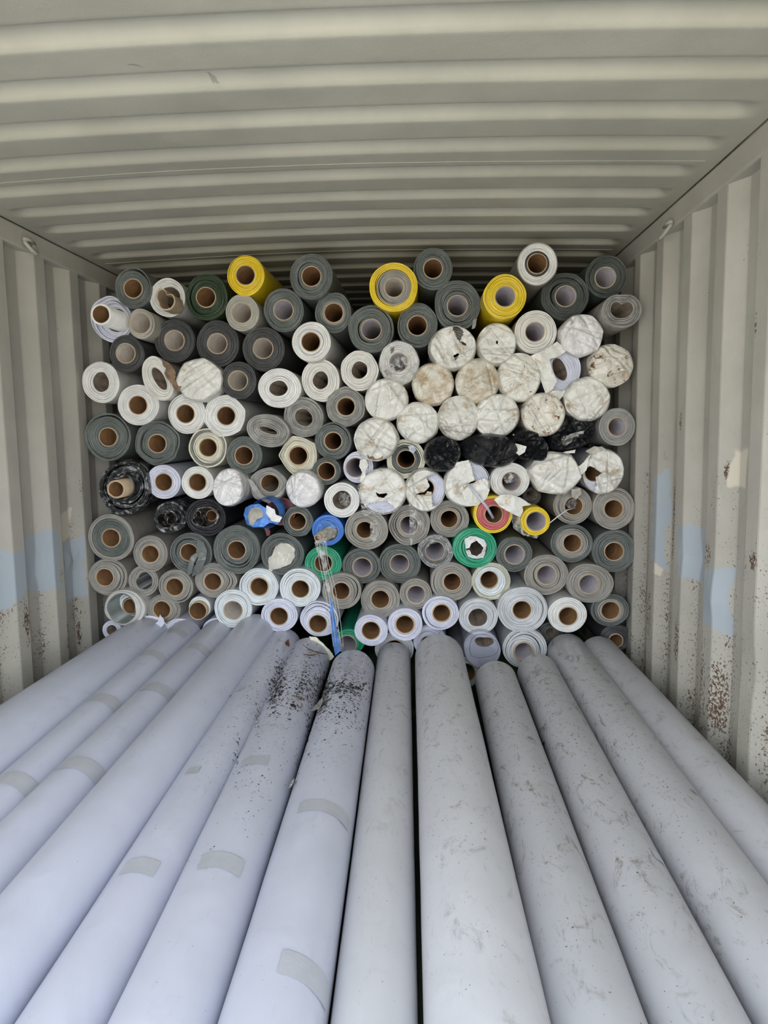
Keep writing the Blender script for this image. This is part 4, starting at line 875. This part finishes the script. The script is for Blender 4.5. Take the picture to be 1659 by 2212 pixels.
# ------------------------------------------------------------------ torn blue sack and hanging film
sack = empty('woven_sack_end', at(564, 1113, 2.97)[0], 'torn blue woven sack end stuffed with grey fibre in front of the dark red roll', 'sack')
v, f = tube_geo([at(592, 1098, 3.25)[0] - sack.location, at(585, 1102, 3.02)[0] - sack.location, at(572, 1110, 2.96)[0] - sack.location], [.060, .060, .064], 20, False)
o = link_mesh('woven_sleeve', v, f, M['weave'], sack, True)
flap(sack, [(527, 1110), (531, 1096), (545, 1089), (562, 1088), (580, 1098), (593, 1112), (609, 1118), (600, 1132), (585, 1128), (572, 1136), (550, 1138), (534, 1132)], 2.93, M['weave'], 61, .02, 'sack_mouth', dome=.02)
flap(sack, [(542, 1098), (556, 1096), (570, 1104), (568, 1116), (556, 1122), (545, 1136), (538, 1132), (536, 1112)], 2.905, M['tuft'], 62, .02, 'fibre_filling', dome=.015, thick=.004)
flap(sack, [(575, 1092), (592, 1100), (596, 1112), (609, 1118), (604, 1128), (586, 1126), (574, 1108)], 2.90, M['wrapw'], 63, .01, 'white_lining')

tail = empty('hanging_plastic_film', at(712, 1400, 2.87)[0], 'twisted clear film strip with a blue band, hanging down from the bright blue roll', 'plastic film')
flap(tail, [(679, 1170), (706, 1162), (708, 1200), (707, 1240), (715, 1272), (724, 1320), (733, 1372), (742, 1400), (736, 1408), (722, 1398), (718, 1340), (712, 1290), (702, 1250), (694, 1210), (684, 1190)], 2.90, M['film'], 64, .03, 'clear_film', dome=.02)
flap(tail, [(712, 1288), (717, 1296), (723, 1330), (728, 1366), (737, 1404), (724, 1416), (718, 1380), (714, 1330)], 2.885, M['weave'], 65, .006, 'blue_band')
for k, (a, b) in enumerate(((684, 700), (690, 706), (698, 716), (703, 722))):
    strand(tail, [(a, 1172, 2.895), (a + 6, 1215, 2.885), (b, 1262, 2.88), (b + 12, 1330, 2.87), (b + 20, 1396, 2.865)], .0008, M['wrapw'], 'film_strand', 5)

# ------------------------------------------------------------------ long white rolls lying towards the door
BASE = CZ - 1.035
FRONT = [  # x at Y=.3, x at Y=3, radius, far end (photo px of the end's top), material, label
    ((-1.285, -1.29, -1.20), -.78, .104, (300, 1345), 0, 'leftmost long white roll, wide and slumped like a loose sheet against the left wall', (.155, .112)),
    ((-1.059, -1.085, -1.036), -.80, .071, (385, 1340), 0, 'second long white roll from the left, narrow with grey tape bands', None),
    ((-.930, -.944, -.891), -.80, .077, (440, 1352), 0, 'third long white roll from the left with three grey tape bands', None),
    ((-.744, -.758, -.727), -.775, .092, (535, 1332), 0, 'fourth long white roll from the left, clean, with its far end highest', None),
    ((-.572, -.590, -.605), -.837, .0765, (605, 1368), 1, 'fifth long white roll from the left with a curled brown leaf at its far end', None),
    ((-.400, -.424, -.482), -.852, .088, (682, 1376), 2, 'sixth long white roll from the left, most littered with bark flakes', None),
    ((-.234, -.250, -.288), -.857, .088, (762, 1402), 2, 'seventh long white roll from the left with a wide tape band and yellowed ridge', None),
    ((-.070, -.089, -.128), None, .0725, (848, 1386), 3, 'narrow grey-white long roll left of the widest one', None),
    ((.106, .091, .061), None, .1015, (945, 1368), 4, 'widest long white roll, in the middle right with dirt smears along it', None),
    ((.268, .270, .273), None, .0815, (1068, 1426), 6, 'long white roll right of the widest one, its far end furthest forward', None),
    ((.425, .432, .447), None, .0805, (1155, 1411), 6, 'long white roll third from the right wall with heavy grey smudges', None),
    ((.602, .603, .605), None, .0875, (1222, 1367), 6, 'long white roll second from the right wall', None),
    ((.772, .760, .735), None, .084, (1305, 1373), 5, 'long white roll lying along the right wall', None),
]
WM = [white_roll_mat('clean_white_tarpaulin', .3, .35, 1.0, 3.2, (.60, .625, .74)), white_roll_mat('flecked_white_tarpaulin', 1.0, .5, 1.2, 2.3, (.60, .62, .73)),  # bluish sky light on the left-hand rolls mixed into their base colours
      white_roll_mat('heavily_flecked_white_tarpaulin', 1.1, .8, 1.5, 2.5, (.60, .62, .72)), white_roll_mat('dusty_white_tarpaulin', .8, .9, 1.0, 2.4, (.60, .605, .635)),
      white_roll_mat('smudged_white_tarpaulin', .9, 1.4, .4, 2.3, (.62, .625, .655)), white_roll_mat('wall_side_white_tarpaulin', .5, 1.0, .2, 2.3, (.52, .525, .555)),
      white_roll_mat('shade_greyed_white_tarpaulin', 1.0, 2.0, .3, 2.2, (.51, .515, .54))]  # soft shade on the right-hand rolls put into a darker base colour; smudges are dirt
LONG = []
YN = -.62
def axis_at(i, Y):                         # centre line of long roll i: x, height of its underside
    xs, zf, r = FRONT[i][:3]; t = max(0, (Y - 1.2) / 1.8)
    x = xs[0] + (xs[1] - xs[0]) * (Y - .3) / .9 if Y < 1.2 else xs[1] + (xs[2] - xs[1]) * t
    return x, BASE + ((zf + CZ - 2 * r - BASE) * t if zf else 0)
def long_roll(i, xs_, zf_, r, endpx, mi, label, wide):
    rr = ray(*endpx); ztop = BASE + 2 * r - CZ; Ye = min(3.035, rr.y * ztop / rr.z)
    if zf_: Ye = min(3.035, rr.y * zf_ / rr.z) if i > 4 else 3.035
    xa, xb = axis_at(i, YN)[0], axis_at(i, Ye)[0]
    root = empty('long_white_roll', (xa + (xb - xa) / 2, (YN + Ye) / 2, BASE), label, 'roll', 'long white rolls lying towards the door')
    r -= .0015; wa, wb = wide or (r, r)
    seam = rnd.uniform(40, 140)
    V, F = [], []; n = 56; m_ = 150
    for j in range(m_ + 1):
        t = j / m_; Y = YN + (Ye - YN) * t; xc, zc = axis_at(i, Y); zc -= BASE
        for k in range(n):
            a = 2 * PI * k / n
            q = 1 + .016 * noise.noise(Vector((math.cos(a) * 1.2 + i * 9, math.sin(a) * 1.2, Y * 1.4))) + .006 * noise.noise(Vector((math.cos(a) * 3 + i * 5, math.sin(a) * 3, Y * 6)))
            # step where the outer sheet edge ends
            da = (math.degrees(a) - seam) % 360
            q += .010 * (1 - da / 360) - .005
            if wide:
                q += .03 * noise.noise(Vector((math.cos(a) * 2, math.sin(a) * 2 + 3, Y * .8)))
                if t > .95: q *= 1 - ((t - .95) / .05) ** 2 * .10
            V.append((xc + (wa + (wb - wa) * t) * q * math.cos(a) - root.location.x, Y - root.location.y, zc + r + r * q * math.sin(a)))
    for j in range(m_):
        for k in range(n):
            k2 = (k + 1) % n; F.append((j * n + k, j * n + k2, (j + 1) * n + k2, (j + 1) * n + k))
    o = link_mesh('wound_sheet', V, F, WM[mi], root, True)
    # far end: wound layers with a hollow core
    c = Vector((xb - root.location.x, Ye - root.location.y, r))
    for s_, Yq, flip in ((1, Ye, 1), (-1, YN, 0)):
        xq = xb if s_ > 0 else xa; zq = axis_at(i, Yq)[1] - BASE; ax = (wb if s_ > 0 else wa) * .93
        V, F = [], []; K = 7
        for q in range(K + 1):
            f_ = .40 + .60 * q / K
            for k in range(n):
                a = 2 * PI * k / n; V.append((xq + ax * f_ * .992 * math.cos(a) - root.location.x, Yq - root.location.y + s_ * .0015 * (q % 2), zq + r + r * f_ * .992 * math.sin(a)))
        for k in range(n): V.append((V[k][0], V[k][1] - s_ * .4, V[k][2]))
        for q in range(K):
            for k in range(n):
                k2 = (k + 1) % n; F.append((q * n + k, q * n + k2, (q + 1) * n + k2, (q + 1) * n + k))
        for k in range(n):
            k2 = (k + 1) % n; F.append(((K + 1) * n + k, (K + 1) * n + k2, k2, k))
        link_mesh('end_layers', V, F, M['lilac'], root, True)
    LONG.append((xa, xb, Ye, r, root, (wa + wb) / 2))
for i, a in enumerate(FRONT): long_roll(i, *a)
def surf(px, py, only=None):
    """first long roll hit by the view ray through a photo pixel -> point, normal, index, axis x"""
    d = ray(px, py); best = None
    for i, (xa, xb, Ye, r, root, ax) in enumerate(LONG):
        if only is not None and i != only: continue
        t = .2
        while t < 4:
            p = d * t; Y = p.y
            if YN < Y < Ye:
                xc, zc = axis_at(i, Y); u = (p.x - xc) / ax; w_ = (p.z + CZ - zc - r) / r
                if u * u + w_ * w_ <= 1:
                    if best is None or t < best[0]: best = (t, Vector((p.x, Y, p.z + CZ)), Vector((u, 0, w_)).normalized(), i, xc)
                    break
            t += .003
    return best[1:] if best else None
def band(i, py, deg0, deg1, width, mat='tape', name='tape_strip', lift=.0016, skew=0.):
    """tape wrapped over long roll i at the height py in the photo, from deg0 to deg1 (90 = top)"""
    xa, xb, Ye, r, root, ax = LONG[i]
    z = BASE + 2 * r - CZ; rr = ray((CX + 912) / 2, py); Yc = rr.y * z / rr.z
    for _ in range(4): z = axis_at(i, Yc)[1] + 2 * r - CZ; Yc = rr.y * z / rr.z
    V, F = [], []; n = 22; m_ = 4
    for j in range(m_ + 1):
        for k in range(n + 1):
            a = math.radians(deg0 + (deg1 - deg0) * k / n); Y = Yc + (j / m_ - .5) * width + skew * (k / n - .5) + .001 * math.sin(k * 2.1 + j)
            xc, zc = axis_at(i, Y); zc -= BASE
            q = 1 + .016 * noise.noise(Vector((math.cos(a) * 1.2 + i * 9, math.sin(a) * 1.2, Y * 1.4))) + .006 * noise.noise(Vector((math.cos(a) * 3 + i * 5, math.sin(a) * 3, Y * 6))) + .005
            V.append((xc + (ax * q + lift) * math.cos(a) - root.location.x, Y - root.location.y, zc + r + (r * q + lift) * math.sin(a)))
    for j in range(m_):
        for k in range(n): F.append((j * (n + 1) + k, j * (n + 1) + k + 1, (j + 1) * (n + 1) + k + 1, (j + 1) * (n + 1) + k))
    link_mesh(name, V, F, M[mat], root, True)
for a in ((1, 1362, 40, 110, .05), (1, 1410, 30, 115, .05), (1, 1510, 25, 115, .06), (1, 1690, 25, 110, .06),
          (2, 1395, 20, 100, .055), (2, 1485, 20, 115, .06), (2, 1655, 20, 120, .06),
          (4, 1487, 95, 118, .035), (4, 1668, 85, 112, .035), (4, 1880, 60, 115, .05), (5, 1645, 70, 120, .05), (5, 1865, 50, 110, .055),
          (6, 1442, 60, 105, .04), (6, 1742, 25, 115, .05), (6, 2085, 15, 85, .055), (10, 1508, 60, 88, .035), (10, 1825, 40, 60, .035), (12, 1455, 105, 118, .02)):
    band(*a)
# sheet ends and crumpled corners at the far left
lr = LONG[0][4]
flap(lr, [(326, 1352), (342, 1342), (346, 1327), (354, 1338), (356, 1346), (348, 1356), (336, 1372), (324, 1384), (330, 1366)], 2.985, WM[0], 71, .004, 'loose_corner', dome=.006)
l6 = LONG[5][4]
flap(l6, [(668, 1374), (684, 1376), (700, 1390), (712, 1402), (722, 1418), (714, 1426), (700, 1412), (684, 1396), (672, 1384)], 2.92, M['cream'], 72, .01, 'cream_lining', dome=.01)

# bark flakes (too many to count) over the far part of the middle rolls
def flakes(name, label, spots, mat, seed):
    rg = random.Random(seed); V, F = [], []
    for (px, py, sx_, sy_, n, s0, s1, only) in spots:
        for _ in range(n):
            h = surf(rg.gauss(px, sx_), rg.gauss(py, sy_), only)
            if not h: continue
            p, nr, _, _ = h; u = Vector((0, 1, 0)); v_ = nr.cross(u).normalized()
            a = rg.uniform(0, PI); L = rg.uniform(s0, s1); W = L * rg.uniform(.18, .6)
            e1 = u * math.cos(a) + v_ * math.sin(a); e2 = -u * math.sin(a) + v_ * math.cos(a)
            b = len(V); up = nr * (.0012 + L * rg.uniform(0, .25))
            q = [p + nr * .0006 + e1 * L, p + e2 * W * rg.uniform(.5, 1) + up, p - e1 * L * rg.uniform(.6, 1) + nr * .0008, p - e2 * W + nr * .001, p + up * .8 + e1 * L * .2]
            V += q; F += [(b, b + 1, b + 4), (b + 1, b + 2, b + 4), (b + 2, b + 3, b + 4), (b + 3, b, b + 4), (b, b + 3, b + 2, b + 1)]
    o = link_mesh(name, V, F, mat); tag(o, label, 'debris', None, 'stuff'); return o
flakes('bark_flakes', 'dark bark flakes and grit scattered over the fifth to eighth long white rolls', [
    (640, 1475, 32, 34, 950, .0012, .0085, 5), (655, 1445, 40, 34, 160, .001, .009, 5), (742, 1500, 34, 42, 650, .0012, .008, 6), (758, 1425, 30, 22, 110, .001, .006, 6),
    (735, 1482, 40, 9, 260, .003, .012, 6), (585, 1480, 26, 50, 150, .001, .005, 4), (590, 1400, 22, 26, 60, .001, .005, 4), (838, 1470, 22, 50, 80, .001, .006, 7),
    (600, 1590, 40, 50, 110, .001, .004, 5), (690, 1600, 26, 40, 110, .001, .004, 6), (560, 1690, 22, 36, 50, .001, .004, 5), (545, 1790, 30, 30, 26, .001, .004, 5), (450, 1865, 22, 20, 26, .001, .004, 5),
    (960, 1450, 40, 45, 70, .001, .004, 8), (1100, 1480, 28, 50, 50, .001, .004, 9), (1210, 1560, 30, 60, 50, .001, .005, 10), (540, 1640, 30, 90, 60, .001, .003, 4)], M['chip'], 11)
flakes('grit_pile', 'matted dark twigs and grit caught in the valleys between the middle long white rolls', [
    (603, 1470, 8, 22, 260, .003, .012, None), (590, 1505, 8, 22, 150, .003, .010, None), (700, 1490, 8, 20, 260, .003, .013, None), (690, 1520, 7, 14, 120, .003, .010, None), (665, 1575, 3, 30, 60, .002, .008, None), (555, 1540, 4, 30, 60, .002, .007, None),
    (510, 1640, 3, 30, 40, .002, .007, None), (640, 1660, 3, 30, 30, .002, .006, None)], M['chip'], 12)
DROP = sheet_mat('red_brown_droplets', (.12, .035, .025), .25)
flakes('red_brown_drops', 'dried red-brown droplets along the sixth long white roll', [(553, 1675, 16, 22, 24, .002, .005, 5), (540, 1770, 25, 14, 12, .002, .004, 5)], DROP, 13)

# single leaves and bark curls: each a bent blade with a midrib
def leaf(px, py, L, W, a, mat, label, curl=.4, lift=.006, cat='leaf', name='dead_leaf', only=None):
    h = surf(px, py, only)
    if not h: return
    p, nr, _, _ = h; u = Vector((0, 1, 0)); v_ = nr.cross(u).normalized()
    e1 = u * math.cos(a) + v_ * math.sin(a); e2 = -u * math.sin(a) + v_ * math.cos(a)
    V, F = [], []; n = 12
    for i in range(n + 1):
        t = i / n; wd = W * math.sin(PI * min(1, t * .94 + .05)) ** .8
        for j in range(-3, 4):
            s_ = j / 3; z = lift * .5 + L * curl * (t - .5) ** 2 * .8 + wd * .35 * s_ * s_ + .0008 * math.sin(i * 2.3 + j)
            V.append(e1 * (L * (t - .5)) + e2 * (wd * s_) + nr * z)
    for i in range(n):
        for j in range(6): F.append((i * 7 + j, i * 7 + j + 1, (i + 1) * 7 + j + 1, (i + 1) * 7 + j))
    o = link_mesh(name, V, F, mat, None, True, p); tag(o, label, cat)
    sd = o.modifiers.new('s', 'SOLIDIFY'); sd.thickness = .0008
    v, f = tube_geo([V[i * 7 + 3] + nr * .0006 for i in range(0, n + 1, 2)], .0007, 5)
    link_mesh('midrib', v, f, M['leafbrown'], o, True); return o
leaf(694, 1530, .095, .028, .35, M['leafpale'], 'large translucent brownish leaf caught between the sixth and seventh long white rolls', .2, .018)
leaf(637, 1697, .042, .014, .5, M['leafpale'], 'small translucent leaf standing in the gap beside the seventh long white roll', .6, .012, only=6)
leaf(893, 1557, .045, .012, .2, M['leafpale'], 'pale translucent leaf stuck in the dark gap left of the widest long white roll', .6, .01, only=8)
leaf(617, 1397, .060, .011, .25, M['leafbrown'], 'curled light brown leaf standing at the far end of the fifth long white roll', 1.2, .016)
leaf(678, 1410, .11, .0045, 1.9, M['leafbrown'], 'long thin dark bark strip lying across the far end of the sixth long white roll', .5, .008, 'bark strip', 'bark_strip')
leaf(668, 1418, .07, .004, 2.3, M['leafbrown'], 'shorter dark bark strip crossing the long one on the sixth long white roll', .5, .008, 'bark strip', 'bark_strip')
leaf(560, 1546, .036, .010, .2, M['leafpale'], 'greyish leaf scrap in the gap between the fifth and sixth long white rolls', .4, .008)
leaf(632, 1526, .022, .009, 1.2, M['chip'], 'broad black bark chip on the sixth long white roll', .3, .003, 'bark chip', 'bark_chip')
leaf(645, 1511, .020, .006, .9, sheet_mat('orange_brown_leaf', (.30, .14, .05), .6), 'small orange-brown leaf curl on the flake-covered sixth long white roll', 1., .004)
leaf(495, 1508, .022, .007, .6, M['leafpale'], 'tiny clear scrap in the gap between the fourth and fifth long white rolls', .5, .006)
leaf(1178, 1607, .020, .006, .4, M['chip'], 'small dark scrap wedged between the tenth and eleventh long white rolls', .5, .006, 'scrap', 'film_scrap')

# ------------------------------------------------------------------ layers of rolls underneath that carry the load
def filler(y0, y1, count, zlay, label, grp, mat, wide=2.30):
    r = wide / count / 2
    first = None
    for lay in range(len(zlay)):
        for k in range(count):
            loc = (XL + .015 + r + k * (wide / count), y0, zlay[lay])
            if first is None:
                n = 20; V = []
                for y in (0, y1 - y0):
                    for i in range(n): V.append((r * .99 * math.cos(2 * PI * i / n), y, r + r * .99 * math.sin(2 * PI * i / n)))
                F = [(i, (i + 1) % n, n + (i + 1) % n, n + i) for i in range(n)] + [tuple(range(n))[::-1], tuple(range(n, 2 * n))]
                first = link_mesh('buried_roll', V, F, mat, None, True, loc); tag(first, label, 'roll', grp)
            else:
                o = first.copy(); C.objects.link(o); o.location = loc
h = BASE / 3
filler(YN + .04, 2.55, 12, [0, .1915, .383], 'dusky roll in the hidden layers beneath the long white rolls', 'rolls beneath the long white rolls', M['dgreen'], 12 * .1912)
filler(3.12, 5.1, 12, [0, .1915, .383], 'dusky roll in the lowest hidden layers of the stack', 'lowest rolls of the stack', M['dgreen'], 12 * .1912)
